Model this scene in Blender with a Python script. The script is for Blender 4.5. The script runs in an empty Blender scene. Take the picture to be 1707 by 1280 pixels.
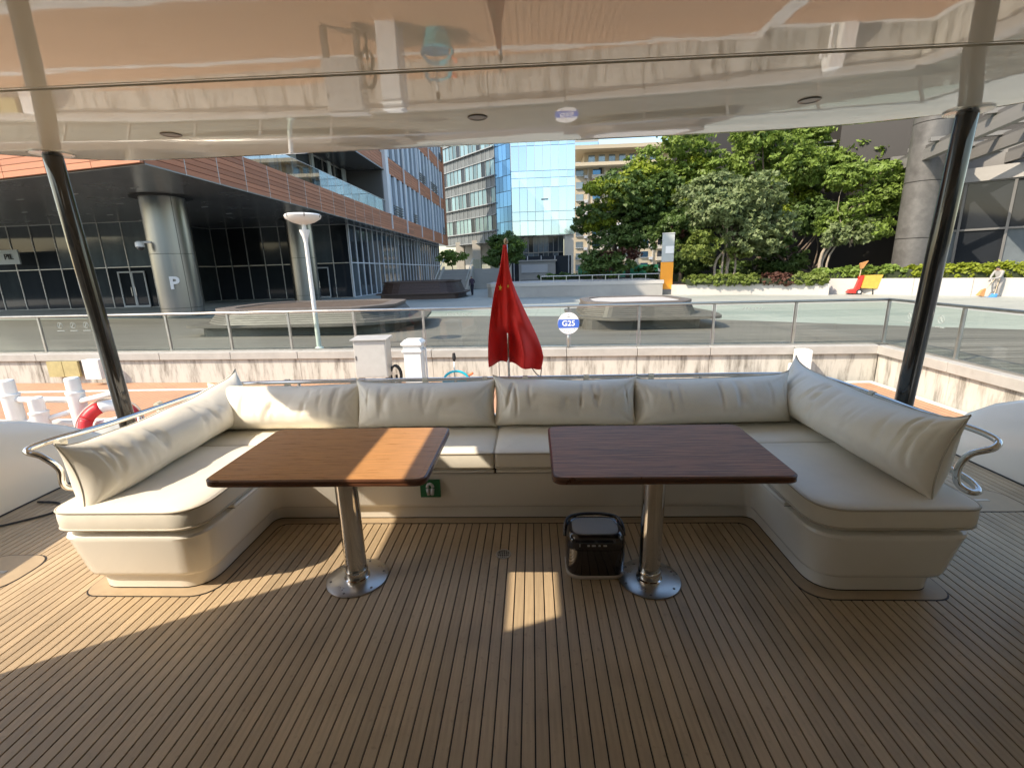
import bpy, bmesh, math, random
import numpy as np
from mathutils import Vector, Matrix, noise
random.seed(7); rng = np.random.default_rng(11)
R = math.radians
S = bpy.context.scene
COL = S.collection
# ------------------------------------------------------------------ camera
cam = bpy.data.cameras.new('camera'); camo = bpy.data.objects.new('camera', cam); COL.objects.link(camo)
cam.sensor_width = 36; cam.lens = 36*780/1707; cam.clip_start = .05; cam.clip_end = 2000
RL = [[.99852248, -.01597636, -.05193853], [.04663262, -.23875902, .96995852], [-.0278972, -.97094742, -.23766123]]
camo.matrix_world = Matrix([[r[0], -r[1], -r[2], t] for r, t in zip(RL, (0, 0, 1.65))] + [[0, 0, 0, 1]])
S.camera = camo
# ------------------------------------------------------------------ world, sun, exposure
SUN = Vector((.85, .525, -.93)).normalized()          # direction the light travels
W = bpy.data.worlds.new('World'); S.world = W; W.use_nodes = True
wn = W.node_tree.nodes; bg = wn['Background']
sky = wn.new('ShaderNodeTexSky'); sky.sky_type = 'NISHITA'; sky.sun_disc = False
sky.sun_elevation = math.asin(-SUN.z); sky.sun_rotation = math.atan2(-SUN.x, -SUN.y) % (2*math.pi)
sky.air_density = 1.3; sky.dust_density = 1.6; sky.ozone_density = 1.0
W.node_tree.links.new(sky.outputs[0], bg.inputs[0]); bg.inputs[1].default_value = .15
sl = bpy.data.lights.new('sun', 'SUN'); sl.energy = 3.2; sl.angle = R(.53); sl.color = (1, .86, .68)
so = bpy.data.objects.new('sun', sl); COL.objects.link(so); so.location = (-20, -15, 25)
so.rotation_euler = SUN.to_track_quat('-Z', 'Y').to_euler()
S.view_settings.view_transform = 'Standard'; S.view_settings.look = 'None'
S.view_settings.gamma = 1; S.view_settings.use_curve_mapping = False; S.view_settings.exposure = 1.12
S.render.engine = 'CYCLES'
S.cycles.use_denoising = True; S.cycles.max_bounces = 8; S.cycles.diffuse_bounces = 5; S.cycles.glossy_bounces = 4
S.cycles.transparent_max_bounces = 16; S.cycles.caustics_reflective = False; S.cycles.caustics_refractive = False
S.cycles.sample_clamp_indirect = 6
# ------------------------------------------------------------------ materials
M = {}
def mat(name, col, rough=.5, metal=0., coat=0., var=.0, vscale=6., bump=0., bscale=60., stretch=None, objrand=0., spec=.5, coord='Object', dark=None, dscale=2., dlo=.45, dhi=.7, wear=0.):
    m = bpy.data.materials.new(name); m.use_nodes = True; nt = m.node_tree; n = nt.nodes; L = nt.links
    b = n['Principled BSDF']; b.inputs['Roughness'].default_value = rough; b.inputs['Metallic'].default_value = metal
    b.inputs['Coat Weight'].default_value = coat; b.inputs['Coat Roughness'].default_value = .05; b.inputs['Specular IOR Level'].default_value = spec
    b.inputs['Base Color'].default_value = (*col, 1)
    tc = n.new('ShaderNodeTexCoord'); src = tc.outputs[coord]
    if stretch:
        mp = n.new('ShaderNodeMapping'); mp.inputs['Scale'].default_value = stretch; L.new(src, mp.inputs[0]); src = mp.outputs[0]
    last = None
    if var or objrand or dark:
        rgb = n.new('ShaderNodeRGB'); rgb.outputs[0].default_value = (*col, 1); last = rgb.outputs[0]
    if var:
        nz = n.new('ShaderNodeTexNoise'); nz.inputs['Scale'].default_value = vscale; nz.inputs['Detail'].default_value = 6; nz.inputs['Roughness'].default_value = .65
        L.new(src, nz.inputs['Vector'])
        mr = n.new('ShaderNodeMapRange'); mr.inputs[1].default_value = .25; mr.inputs[2].default_value = .75; mr.inputs[3].default_value = 1-var; mr.inputs[4].default_value = 1+var
        L.new(nz.outputs[0], mr.inputs[0])
        mx = n.new('ShaderNodeMix'); mx.data_type = 'RGBA'; mx.blend_type = 'MULTIPLY'; mx.inputs[0].default_value = 1
        L.new(last, mx.inputs[6]); L.new(mr.outputs[0], mx.inputs[7]); last = mx.outputs[2]
        rr = n.new('ShaderNodeMapRange'); rr.inputs[1].default_value = .3; rr.inputs[2].default_value = .7; rr.inputs[3].default_value = rough*.85; rr.inputs[4].default_value = min(1, rough*1.15)
        L.new(nz.outputs[0], rr.inputs[0]); L.new(rr.outputs[0], b.inputs['Roughness'])
    if objrand:
        oi = n.new('ShaderNodeObjectInfo'); mr = n.new('ShaderNodeMapRange'); mr.inputs[3].default_value = 1-objrand; mr.inputs[4].default_value = 1+objrand
        L.new(oi.outputs['Random'], mr.inputs[0])
        mx = n.new('ShaderNodeMix'); mx.data_type = 'RGBA'; mx.blend_type = 'MULTIPLY'; mx.inputs[0].default_value = 1
        L.new(last, mx.inputs[6]); L.new(mr.outputs[0], mx.inputs[7]); last = mx.outputs[2]
    if dark:      # stains with a shape of their own
        nz = n.new('ShaderNodeTexNoise'); nz.inputs['Scale'].default_value = dscale; nz.inputs['Detail'].default_value = 8; nz.inputs['Roughness'].default_value = .7
        L.new(src, nz.inputs['Vector'])
        mr = n.new('ShaderNodeMapRange'); mr.inputs[1].default_value = dlo; mr.inputs[2].default_value = dhi; L.new(nz.outputs[0], mr.inputs[0])
        mx = n.new('ShaderNodeMix'); mx.data_type = 'RGBA'; L.new(mr.outputs[0], mx.inputs[0]); L.new(last, mx.inputs[6]); mx.inputs[7].default_value = (*dark, 1); last = mx.outputs[2]
    if wear:      # foot traffic and water marks spread over the whole deck
        gp = n.new('ShaderNodeNewGeometry'); cur = last
        for sc, lo, hi, amt in ((1.1, .35, .65, wear), (5.5, .5, .75, wear*.6), (38., .62, .72, wear*.8)):
            nz = n.new('ShaderNodeTexNoise'); nz.inputs['Scale'].default_value = sc; nz.inputs['Detail'].default_value = 5; L.new(gp.outputs['Position'], nz.inputs['Vector'])
            mr = n.new('ShaderNodeMapRange'); mr.inputs[1].default_value = lo; mr.inputs[2].default_value = hi; mr.inputs[3].default_value = 1+amt*.6; mr.inputs[4].default_value = 1-amt; L.new(nz.outputs[0], mr.inputs[0])
            mx = n.new('ShaderNodeMix'); mx.data_type = 'RGBA'; mx.blend_type = 'MULTIPLY'; mx.inputs[0].default_value = 1; L.new(cur, mx.inputs[6]); L.new(mr.outputs[0], mx.inputs[7]); cur = mx.outputs[2]
        last = cur
    if last: L.new(last, b.inputs['Base Color'])
    if bump:
        nz = n.new('ShaderNodeTexNoise'); nz.inputs['Scale'].default_value = bscale; nz.inputs['Detail'].default_value = 4; L.new(src, nz.inputs['Vector'])
        bp = n.new('ShaderNodeBump'); bp.inputs['Strength'].default_value = bump; bp.inputs['Distance'].default_value = .01
        L.new(nz.outputs[0], bp.inputs['Height']); L.new(bp.outputs[0], b.inputs['Normal'])
        if coat: L.new(bp.outputs[0], b.inputs['Coat Normal'])
    M[name] = m; return m
def lined(m, axis, period, width, col, rot=0):
    """recolour thin joints of a far boarded surface whose boards are too small to build"""
    nt = m.node_tree; n = nt.nodes; L = nt.links; b = n['Principled BSDF']
    tc = n.new('ShaderNodeTexCoord'); mp = n.new('ShaderNodeMapping'); mp.inputs['Rotation'].default_value = (0, 0, rot); L.new(tc.outputs['Object'], mp.inputs[0])
    sx = n.new('ShaderNodeSeparateXYZ'); L.new(mp.outputs[0], sx.inputs[0])
    d = n.new('ShaderNodeMath'); d.operation = 'DIVIDE'; L.new(sx.outputs[axis], d.inputs[0]); d.inputs[1].default_value = period
    f = n.new('ShaderNodeMath'); f.operation = 'FRACT'; L.new(d.outputs[0], f.inputs[0])
    c = n.new('ShaderNodeMath'); c.operation = 'LESS_THAN'; L.new(f.outputs[0], c.inputs[0]); c.inputs[1].default_value = width
    mx = n.new('ShaderNodeMix'); mx.data_type = 'RGBA'; L.new(c.outputs[0], mx.inputs[0]); mx.inputs[7].default_value = (*col, 1)
    s = b.inputs['Base Color']
    if s.is_linked: L.new(s.links[0].from_socket, mx.inputs[6])
    else: mx.inputs[6].default_value = s.default_value
    L.new(mx.outputs[2], s)
def glass(name, tint, gl=.08):
    m = bpy.data.materials.new(name); m.use_nodes = True; nt = m.node_tree; n = nt.nodes; L = nt.links; n.remove(n['Principled BSDF'])
    t = n.new('ShaderNodeBsdfTransparent'); t.inputs[0].default_value = (*tint, 1); g = n.new('ShaderNodeBsdfGlossy'); g.inputs['Roughness'].default_value = .02
    lw = n.new('ShaderNodeLayerWeight'); pw = n.new('ShaderNodeMath'); pw.operation = 'POWER'; L.new(lw.outputs['Facing'], pw.inputs[0]); pw.inputs[1].default_value = 5.
    fr = n.new('ShaderNodeMapRange'); L.new(pw.outputs[0], fr.inputs[0]); fr.inputs[3].default_value = gl*.5; fr.inputs[4].default_value = .9; mx = n.new('ShaderNodeMixShader')
    L.new(fr.outputs[0], mx.inputs[0]); L.new(t.outputs[0], mx.inputs[1]); L.new(g.outputs[0], mx.inputs[2]); L.new(mx.outputs[0], n['Material Output'].inputs[0])
    M[name] = m; return m
mat('bank', (.045, .06, .05), .9, var=.5, vscale=.08)
mat('gelcoat', (.85, .825, .75), .16, coat=.25, var=.03, vscale=1.5)
mat('roof_gelcoat', (.82, .755, .63), .028, coat=0, var=.02, vscale=.8, bump=.10, bscale=1.7, stretch=(.6, 1.3, 1), spec=.55)
mat('vinyl', (.81, .77, .67), .42, var=.06, vscale=5, bump=.16, bscale=9, objrand=.03)
mat('piping', (.50, .455, .37), .5)
mat('strap', (.66, .62, .5), .6)
mat('teak', (.40, .302, .188), .46, wear=.16, var=.16, vscale=7, stretch=(14, .6, 1), bump=.08, bscale=90, objrand=.11)
mat('teak_margin', (.41, .312, .198), .5, var=.12, vscale=7, stretch=(2, 2, 1))
mat('caulk', (.018, .015, .013), .6, var=.2)
mat('table_wood_lit', (.56, .285, .11), .3, coat=.25, var=.3, vscale=5, stretch=(1.2, 26, 1), bump=.05, bscale=30, dark=(.34, .155, .06), dscale=7, dlo=.5, dhi=.75)  # lit copy for the left table, the light put into its colour
mat('table_wood_shaded', (.36, .175, .105), .42, coat=.0, spec=.22, var=.6, vscale=4, stretch=(.9, 18, 1), bump=.06, bscale=30, dark=(.10, .052, .038), dscale=5, dlo=.45, dhi=.68)  # same wood for the right table, its shade put into the colour
mat('table_edge', (.10, .04, .02), .3, coat=.3, var=.3, vscale=8)
mat('chrome', (.72, .70, .66), .09, 1., var=.12, vscale=3)
mat('brushed', (.56, .55, .52), .3, 1., var=.08, vscale=8, stretch=(1, 1, 12))
mat('black_pole', (.022, .020, .018), .12, coat=.6, var=.15)
mat('black_gloss', (.012, .009, .010), .08, coat=.7, var=.1)
mat('lens_dark', (.16, .14, .11), .3)
mat('bronze', (.10, .085, .065), .3, .8)
mat('grey_lid', (.26, .23, .19), .5, var=.05)
mat('beige_plastic', (.5, .45, .38), .4)
mat('white_mark', (.62, .62, .62), .5)
mat('rubber', (.02, .02, .02), .7)
mat('flag_red', (.80, .03, .025), .7, var=.12, vscale=9, bump=.1, bscale=300)
mat('flag_yellow', (.85, .6, .08), .6)
mat('sticker_green', (.015, .14, .05), .4)
mat('white_paint', (.78, .78, .75), .4, var=.05, vscale=5, dark=(.5, .48, .42), dscale=5, dlo=.66, dhi=.85)
mat('pole_wood', (.5, .4, .25), .5)
mat('water', (.02, .045, .035), .08, var=.1, bump=.5, bscale=3, spec=.6)
mat('pontoon', (.46, .26, .15), .6, var=.18, vscale=3, stretch=(2, 2, 1), dark=(.33, .19, .12), dscale=1.1, dlo=.55, dhi=.8); lined(M['pontoon'], 0, .15, .12, (.17, .085, .045))
mat('pontoon_edge', (.6, .58, .54), .6, var=.15, vscale=3)
mat('seawall', (.52, .50, .445), .85, var=.12, vscale=3, dark=(.10, .085, .065), dscale=1.5, dlo=.47, dhi=.70, stretch=(3.0, 3.0, .5), bump=.3, bscale=25)
mat('coping', (.38, .365, .335), .7, var=.14, vscale=2.5, dark=(.3, .27, .23), dscale=3, dlo=.58, dhi=.85)
mat('stone', (.37, .385, .35), .55, var=.08, vscale=.5, dark=(.27, .30, .275), dscale=.16, dlo=.5, dhi=.62, stretch=(.5, 1.6, 1))
lined(M['stone'], 0, 1.2, .02, (.22, .24, .22), R(3)); lined(M['stone'], 1, 1.2, .025, (.22, .24, .22), R(3))
mat('boards', (.17, .152, .135), .6, var=.45, vscale=1.3, stretch=(.12, 3.2, 1)); lined(M['boards'], 1, .30, .13, (.07, .062, .055), R(3))
mat('slat_wood', (.115, .10, .088), .55, var=.2, vscale=3, stretch=(1, 1, 8), objrand=.12)
mat('slat_dark', (.055, .032, .026), .5, var=.2, vscale=3, stretch=(1, 1, 8), objrand=.15)
mat('steel', (.55, .54, .50), .35, 1., var=.08)
mat('steel_dark', (.30, .29, .27), .4, .9)
glass('fence_glass', (.90, .945, .915))
glass('balcony_glass', (.62, .74, .82), .7)
mat('dark_glass', (.028, .032, .038), .05, var=.3, vscale=.3, spec=.28, objrand=.45)
mat('shop_glass', (.085, .10, .11), .06, var=.5, vscale=.7, spec=.4, objrand=.6)
mat('window_glass', (.20, .25, .28), .06, .35, var=.25, vscale=.4, objrand=.35)
mat('blue_glass', (.50, .65, .75), .05, .8, var=.08, vscale=.2, objrand=.16)
mat('teal_glass', (.10, .22, .36), .05, .7, objrand=.35)
mat('terracotta', (.46, .19, .10), .65, var=.12, vscale=1.5, objrand=.16)
mat('terracotta_joint', (.10, .05, .035), .8)
mat('column_steel', (.30, .295, .28), .32, 1.)
mat('soffit', (.19, .185, .18), .25, .2, var=.15, vscale=.4)
mat('mullion', (.5, .49, .47), .4, .3)
mat('mullion_dark', (.16, .155, .15), .4, .4)
mat('fin', (.48, .49, .50), .5, var=.05)
mat('fin_white', (.74, .75, .78), .5, var=.05)
mat('steel_sheet', (.56, .55, .52), .42, .35, var=.06)
mat('dull_yellow', (.42, .36, .17), .7, var=.2)
mat('hedge_core', (.02, .03, .01), .9)
mat('ledge_grey', (.30, .32, .33), .5, var=.05)
mat('green_glass', (.18, .26, .27), .06, .4, objrand=.4)
mat('fin_blue', (.50, .56, .64), .45, var=.05, objrand=.12)
mat('spandrel', (.13, .145, .15), .5, var=.15, objrand=.15)
mat('concrete_pale', (.46, .42, .35), .7, var=.1, vscale=.6)
mat('concrete_grey', (.34, .33, .31), .7, var=.15, vscale=.6)
mat('apartment', (.46, .39, .28), .8, var=.12, vscale=.5, objrand=.08)
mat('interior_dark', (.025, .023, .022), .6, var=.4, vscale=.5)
mat('granite', (.11, .106, .10), .45, var=.25, vscale=3, dark=(.07, .066, .062), dscale=.8, dlo=.5, dhi=.7)
mat('beam_grey', (.18, .175, .165), .7, var=.1)
mat('planter_white', (.45, .435, .41), .6, var=.06, vscale=1, dark=(.4, .38, .35), dscale=1.4, dlo=.6, dhi=.85)
mat('soil', (.07, .05, .035), .9, var=.4, vscale=4)
mat('bark', (.13, .10, .075), .85, var=.3, vscale=5, bump=.4, bscale=14)
mat('bark_pale', (.32, .27, .21), .85, var=.3, vscale=5, bump=.3, bscale=14)
mat('orange_paint', (.85, .33, .02), .45, var=.04)
mat('cart_red', (.62, .03, .02), .45); mat('cart_yellow', (.55, .36, .06), .6, var=.15)
mat('broom', (.50, .25, .09), .9); mat('plastic_blue', (.06, .25, .60), .4); mat('handle', (.55, .45, .3), .6)
mat('turquoise', (.01, .45, .55), .35); mat('orange_plastic', (.80, .16, .04), .4)
mat('sign_white', (.80, .80, .80), .35); mat('sign_blue', (.06, .14, .52), .35); mat('sign_text', (.85, .85, .85), .4)
mat('buoy_red', (.62, .02, .025), .45); mat('rope', (.6, .55, .45), .8)
mat('vinyl_shop', (.42, .45, .45), .5)
mat('etched', (.30, .34, .32), .7)
mat('green_hoarding', (.03, .22, .12), .6)
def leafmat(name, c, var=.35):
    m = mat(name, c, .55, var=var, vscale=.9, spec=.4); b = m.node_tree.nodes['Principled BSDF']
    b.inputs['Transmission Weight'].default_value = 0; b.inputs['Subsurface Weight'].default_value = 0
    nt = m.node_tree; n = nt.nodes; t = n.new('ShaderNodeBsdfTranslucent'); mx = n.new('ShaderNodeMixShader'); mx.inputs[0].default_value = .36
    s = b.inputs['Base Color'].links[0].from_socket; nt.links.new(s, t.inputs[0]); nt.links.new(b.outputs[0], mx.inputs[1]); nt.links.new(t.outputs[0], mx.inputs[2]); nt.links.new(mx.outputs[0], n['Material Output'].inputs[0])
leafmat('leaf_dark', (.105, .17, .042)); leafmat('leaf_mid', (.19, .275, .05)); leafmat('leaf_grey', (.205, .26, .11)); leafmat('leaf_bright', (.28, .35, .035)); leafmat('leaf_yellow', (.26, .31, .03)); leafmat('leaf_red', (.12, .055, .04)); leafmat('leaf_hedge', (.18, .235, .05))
# ------------------------------------------------------------------ helpers
FRAME = 'land'; BOAT = []
def top(o):
    if FRAME == 'boat': BOAT.append(o)
def tag(o, label=None, cat=None, group=None, kind=None):
    if label: o['label'] = label
    if cat: o['category'] = cat
    if group: o['group'] = group
    if kind: o['kind'] = kind
    return o
def thing(name, label, cat, loc=(0, 0, 0), rz=0, group=None):
    o = bpy.data.objects.new(name, None); o.empty_display_size = .1; COL.objects.link(o); o.location = loc; o.rotation_euler = (0, 0, rz); top(o)
    return tag(o, label, cat, group)
def link(name, me, parent, material=None, loc=None):
    if material and not me.materials: me.materials.append(M[material])
    o = bpy.data.objects.new(name, me); COL.objects.link(o)
    if parent: o.parent = parent
    else: top(o)
    if loc: o.location = loc
    return o
UC = {}
def piece(name, parent, material, c, d, rot=None):
    """box piece sharing one unit cube per material"""
    if material not in UC:
        v = [(x, y, z) for x in (-.5, .5) for y in (-.5, .5) for z in (-.5, .5)]
        f = [(0, 1, 3, 2), (4, 6, 7, 5), (0, 4, 5, 1), (2, 3, 7, 6), (0, 2, 6, 4), (1, 5, 7, 3)]
        me = bpy.data.meshes.new('box_' + material); me.from_pydata(v, [], f); me.materials.append(M[material]); UC[material] = me
    o = bpy.data.objects.new(name, UC[material]); COL.objects.link(o); o.parent = parent; o.location = c; o.scale = d
    if rot: o.rotation_euler = rot
    if parent is None: top(o)
    return o
class MB:
    def __init__(s): s.v = []; s.f = []
    def add(s, v, f):
        k = len(s.v); s.v += [tuple(p) for p in v]; s.f += [tuple(i+k for i in q) for q in f]; return s
    def box(s, a, b):
        v = [(x, y, z) for x in (a[0], b[0]) for y in (a[1], b[1]) for z in (a[2], b[2])]
        return s.add(v, [(0, 1, 3, 2), (4, 6, 7, 5), (0, 4, 5, 1), (2, 3, 7, 6), (0, 2, 6, 4), (1, 5, 7, 3)])
    def loft(s, loops, cap=True, caps=(1, 1)):
        n = len(loops[0]); v = [p for l in loops for p in l]; f = []
        for k in range(len(loops)-1):
            for i in range(n):
                j = (i+1) % n; f.append((k*n+i, k*n+j, (k+1)*n+j, (k+1)*n+i))
        if cap:
            if caps[0]: f.append(tuple(range(n-1, -1, -1)))
            if caps[1]: f.append(tuple(range((len(loops)-1)*n, len(loops)*n)))
        return s.add(v, f)
    def prism(s, poly, z0, z1): return s.loft([[(x, y, z0) for x, y in poly], [(x, y, z1) for x, y in poly]])
    def tube(s, pts, r, n=8, cap=True):
        pts = [Vector(p) for p in pts]; rr = r if isinstance(r, (list, tuple)) else [r]*len(pts)
        loops = []; prev = None
        for i, p in enumerate(pts):
            t = (pts[min(i+1, len(pts)-1)]-pts[max(i-1, 0)]).normalized()
            if prev is None:
                a = t.cross(Vector((0, 0, 1)) if abs(t.z) < .95 else Vector((0, 1, 0))).normalized()
            else: a = (prev-t*prev.dot(t)).normalized()
            prev = a; b = t.cross(a)
            loops.append([p+(a*math.cos(2*math.pi*k/n)+b*math.sin(2*math.pi*k/n))*rr[i] for k in range(n)])
        return s.loft(loops, cap)
    def lathe(s, prof, n=24, c=(0, 0, 0)):
        return s.loft([[(c[0]+r*math.cos(2*math.pi*k/n), c[1]+r*math.sin(2*math.pi*k/n), c[2]+z) for k in range(n)] for r, z in prof])
    def mesh(s, name, material=None, smooth=False, auto=None):
        me = bpy.data.meshes.new(name); me.from_pydata(s.v, [], s.f)
        bm = bmesh.new(); bm.from_mesh(me); bmesh.ops.recalc_face_normals(bm, faces=bm.faces)
        if smooth or auto:
            for f in bm.faces: f.smooth = True
            if auto:
                for e in bm.edges:
                    if len(e.link_faces) == 2 and e.calc_face_angle() > R(auto): e.smooth = False
        bm.to_mesh(me); bm.free()
        if material: me.materials.append(M[material])
        return me
    def build(s, name, material, parent=None, smooth=False, auto=None, loc=None): return link(name, s.mesh(name, material, smooth, auto), parent, loc=loc)
def bevel(o, w=.01, n=2):
    b = o.modifiers.new('bevel', 'BEVEL'); b.width = w; b.segments = n; b.limit_method = 'ANGLE'; b.angle_limit = R(40)
    return o
def spline(pts, n=6):
    P = [Vector(p) for p in pts]; out = []
    for i in range(len(P)-1):
        a, b, c, d = P[max(i-1, 0)], P[i], P[i+1], P[min(i+2, len(P)-1)]
        for k in range(n):
            t = k/n; out.append(.5*((2*b)+(c-a)*t+(2*a-5*b+4*c-d)*t*t+(3*b-a-3*c+d)*t**3))
    out.append(P[-1]); return out
def fillet(poly, rad, n=6):
    """round the corners of a closed 2-D polygon; rad is one radius or one per corner"""
    out = []; m = len(poly); rad = rad if isinstance(rad, (list, tuple)) else [rad]*m
    for i in range(m):
        p = Vector(poly[i]); a = (Vector(poly[i-1])-p); b = (Vector(poly[(i+1) % m])-p); r = rad[i]
        r = min(r, a.length*.49, b.length*.49); s0 = p+a.normalized()*r; s1 = p+b.normalized()*r
        for k in range(n+1):
            t = k/n; q = (1-t)**2*s0+2*t*(1-t)*p+t*t*s1; out.append((q.x, q.y))
    return out
def text(name, body, size, material, parent, loc, rot, extrude=.004, align='CENTER', bold=0.):
    cu = bpy.data.curves.new(name, 'FONT'); cu.body = body; cu.size = size; cu.extrude = extrude; cu.align_x = align; cu.align_y = 'CENTER'; cu.offset = bold
    t = bpy.data.objects.new(name, cu); COL.objects.link(t); dg = bpy.context.evaluated_depsgraph_get()
    me = bpy.data.meshes.new_from_object(t.evaluated_get(dg)); bpy.data.objects.remove(t); me.materials.clear(); me.materials.append(M[material])
    o = link(name, me, parent); o.location = loc; o.rotation_euler = rot; return o
ZP = -.55      # plaza level; the boat's deck is z = 0, the camera stands 1.65 above it
# ================================================================== THE BOAT (built level, then trimmed a degree at the end)
FRAME = 'boat'
deck = tag(MB().box((-3.95, -.75, -.06), (3.65, 4.05, -.0085)).build('deck', 'caulk'), kind='structure')
PW, PG = .05, .0055
pm = MB(); w = (PW-PG)/2
pm.loft([[(-w, -.74, -.0084), (w, -.74, -.0084), (w, 4.04, -.0084), (-w, 4.04, -.0084)], [(-w, -.74, -.0012), (w, -.74, -.0012), (w, 4.04, -.0012), (-w, 4.04, -.0012)],
         [(-w+.0014, -.74, 0), (w-.0014, -.74, 0), (w-.0014, 4.04, 0), (-w+.0014, 4.04, 0)]])
pme = pm.mesh('plank', 'teak')
for i in range(151):
    link('plank', pme, deck, loc=(-3.9+PW*i+.012, 0, 0))
# U-shaped settee -------------------------------------------------
def U(o, r=1.):
    p = [(-2.43+o, 2.0+o), (-1.68-o, 2.0+o), (-1.68-o, 2.7+o), (1.32+o, 2.7+o), (1.32+o, 2.0+o), (2.05-o, 2.0+o), (2.05-o, 3.45-o), (-2.43+o, 3.45-o)]
    return fillet(p, [.1*r, .15*r, .07, .07, .15*r, .1*r, .05, .05], 7)
def lift(poly, z): return [(x, y, z) for x, y in poly]
# margin boards round the foot of the settee
def ring(name, outer, inner, z0, z1, material, parent):
    a, b = outer, inner
    return MB().loft([lift(b, z0), lift(a, z0), lift(a, z1), lift(b, z1), lift(b, z0)], cap=False).build(name, material, parent)
ring('margin_caulk', U(.008), U(.12), -.004, .0016, 'caulk', deck)
ring('margin_board', U(.0135), U(.075), -.004, .0036, 'teak_margin', deck)
st = thing('settee', 'cream moulded U-shaped settee base with rounded ends on teak deck', 'settee', (-.2, 2.7, 0))
st_off = Vector((.2, -2.7, 0))
def sp(o): o.location = Vector(o.location)+st_off; return o
sp(MB().loft([lift(U(.085), 0), lift(U(.085), .012)]).build('foot_seal', 'rubber', st))
sp(MB().loft([lift(U(.075), .010), lift(U(.07), .088), lift(U(.09), .094)]).build('plinth', 'gelcoat', st, auto=30))
sp(MB().loft([lift(U(.075), .094), lift(U(.052), .098), lift(U(.042), .106), lift(U(.034), .13), lift(U(.006), .325), lift(U(0), .345), lift(U(.004), .358), lift(U(.016), .365)]).build('body', 'gelcoat', st, auto=35))
lid = lambda a, b: sp(bevel(MB().box(a, b).build('locker_lid', 'gelcoat', st), .008, 2))
lid((-1.66, 2.678, .370), (-.253, 3.2, .392)); lid((-.243, 2.678, .370), (1.30, 3.2, .392))
lid((-2.2, 2.26, .370), (-1.656, 2.676, .392)); lid((1.296, 2.26, .370), (1.8, 2.676, .392))
slot = lambda a, b: sp(MB().box(a, b).build('lid_gap', 'rubber', st))
slot((-1.74, 2.69, .3652), (1.38, 3.1, .3664)); slot((-1.73, 2.6905, .3925), (1.37, 3.1, .3975)); slot((-2.1, 2.27, .3652), (-1.667, 2.67, .3664)); slot((1.307, 2.27, .3652), (1.7, 2.67, .3664))
# life-jacket sticker on the front
stk = sp(MB().box((-.733, 2.693, .2), (-.605, 2.7065, .318)).build('sticker', 'sticker_green', st)); stk['label'] = 'green square sticker with white life jacket sign'
jk = MB()
for s in (-1, 1):
    jk.tube([(-.669+s*.011, 2.692, .218), (-.669+s*.016, 2.692, .262)], .0115, 10)
jk.tube([(-.669+.018*math.cos(t), 2.692, .270+.024*math.sin(t)) for t in np.linspace(0, math.pi, 9)], .0095, 10)
jo = jk.build('life_jacket_sign', 'white_mark', stk, smooth=True)
# seat cushions (each lifts off) ----------------------------------
def seat(label, poly, rad, z0=.392, z1=.515):
    cx = sum(p[0] for p in poly)/len(poly); cy = sum(p[1] for p in poly)/len(poly)
    t = thing('seat_cushion', label, 'cushion', (cx, cy, z0), group='seat cushions of the settee')
    def off(o):
        q = []
        m = len(poly)
        for i in range(m):
            a, p, b = Vector(poly[i-1]), Vector(poly[i]), Vector(poly[(i+1) % m])
            n1 = (p-a).normalized(); n2 = (b-p).normalized(); n1 = Vector((-n1.y, n1.x)); n2 = Vector((-n2.y, n2.x)); k = (n1+n2)/max(.3, 1+n1.dot(n2))
            q.append((p.x-cx+k.x*o, p.y-cy+k.y*o))
        return fillet(q, [max(.012, r-o*.5) for r in rad], 8)
    h = z1-z0
    b = MB().loft([lift(off(.012), 0), lift(off(.003), .006), lift(off(-.001), .03), lift(off(-.002), h*.5), lift(off(.0), h-.022), lift(off(.004), h-.010), lift(off(.014), h-.003), lift(off(.05), h+.004), lift(off(.13), h+.011)])
    b.build('cover', 'vinyl', t, smooth=True)
    for zz in (h-.013, .016):
        lp = off(.0005); MB().tube(lift(lp, zz)+[(*lp[0], zz)], .0058, 6, cap=False).build('piping', 'piping', t, smooth=True)
    return t
G = .004
seat('long cream seat cushion on the left arm of the settee, rounded near end', [(-2.43, 1.985), (-1.665, 1.985), (-1.665, 2.84-G), (-2.43, 2.84-G)], [.1, .16, .02, .02])
seat('cream corner seat cushion in the left back corner of the settee', [(-2.43, 2.84), (-1.665, 2.84), (-1.665, 3.44), (-2.43, 3.44)], [.02, .02, .02, .03])
seat('cream back-row seat cushion behind the left table', [(-1.66, 2.675), (-.25-G, 2.675), (-.25-G, 3.44), (-1.66, 3.44)], [.02, .03, .02, .02])
seat('cream back-row seat cushion behind the right table', [(-.25, 2.675), (1.30, 2.675), (1.30, 3.44), (-.25, 3.44)], [.03, .02, .02, .02])
seat('cream corner seat cushion in the right back corner of the settee', [(1.305, 2.80), (2.05, 2.80), (2.05, 3.44), (1.305, 3.44)], [.02, .02, .03, .02])
seat('long cream seat cushion on the right arm of the settee, rounded near end', [(1.305, 1.985), (2.06, 1.985), (2.06, 2.80-G), (1.305, 2.80-G)], [.16, .1, .02, .02])
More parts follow.
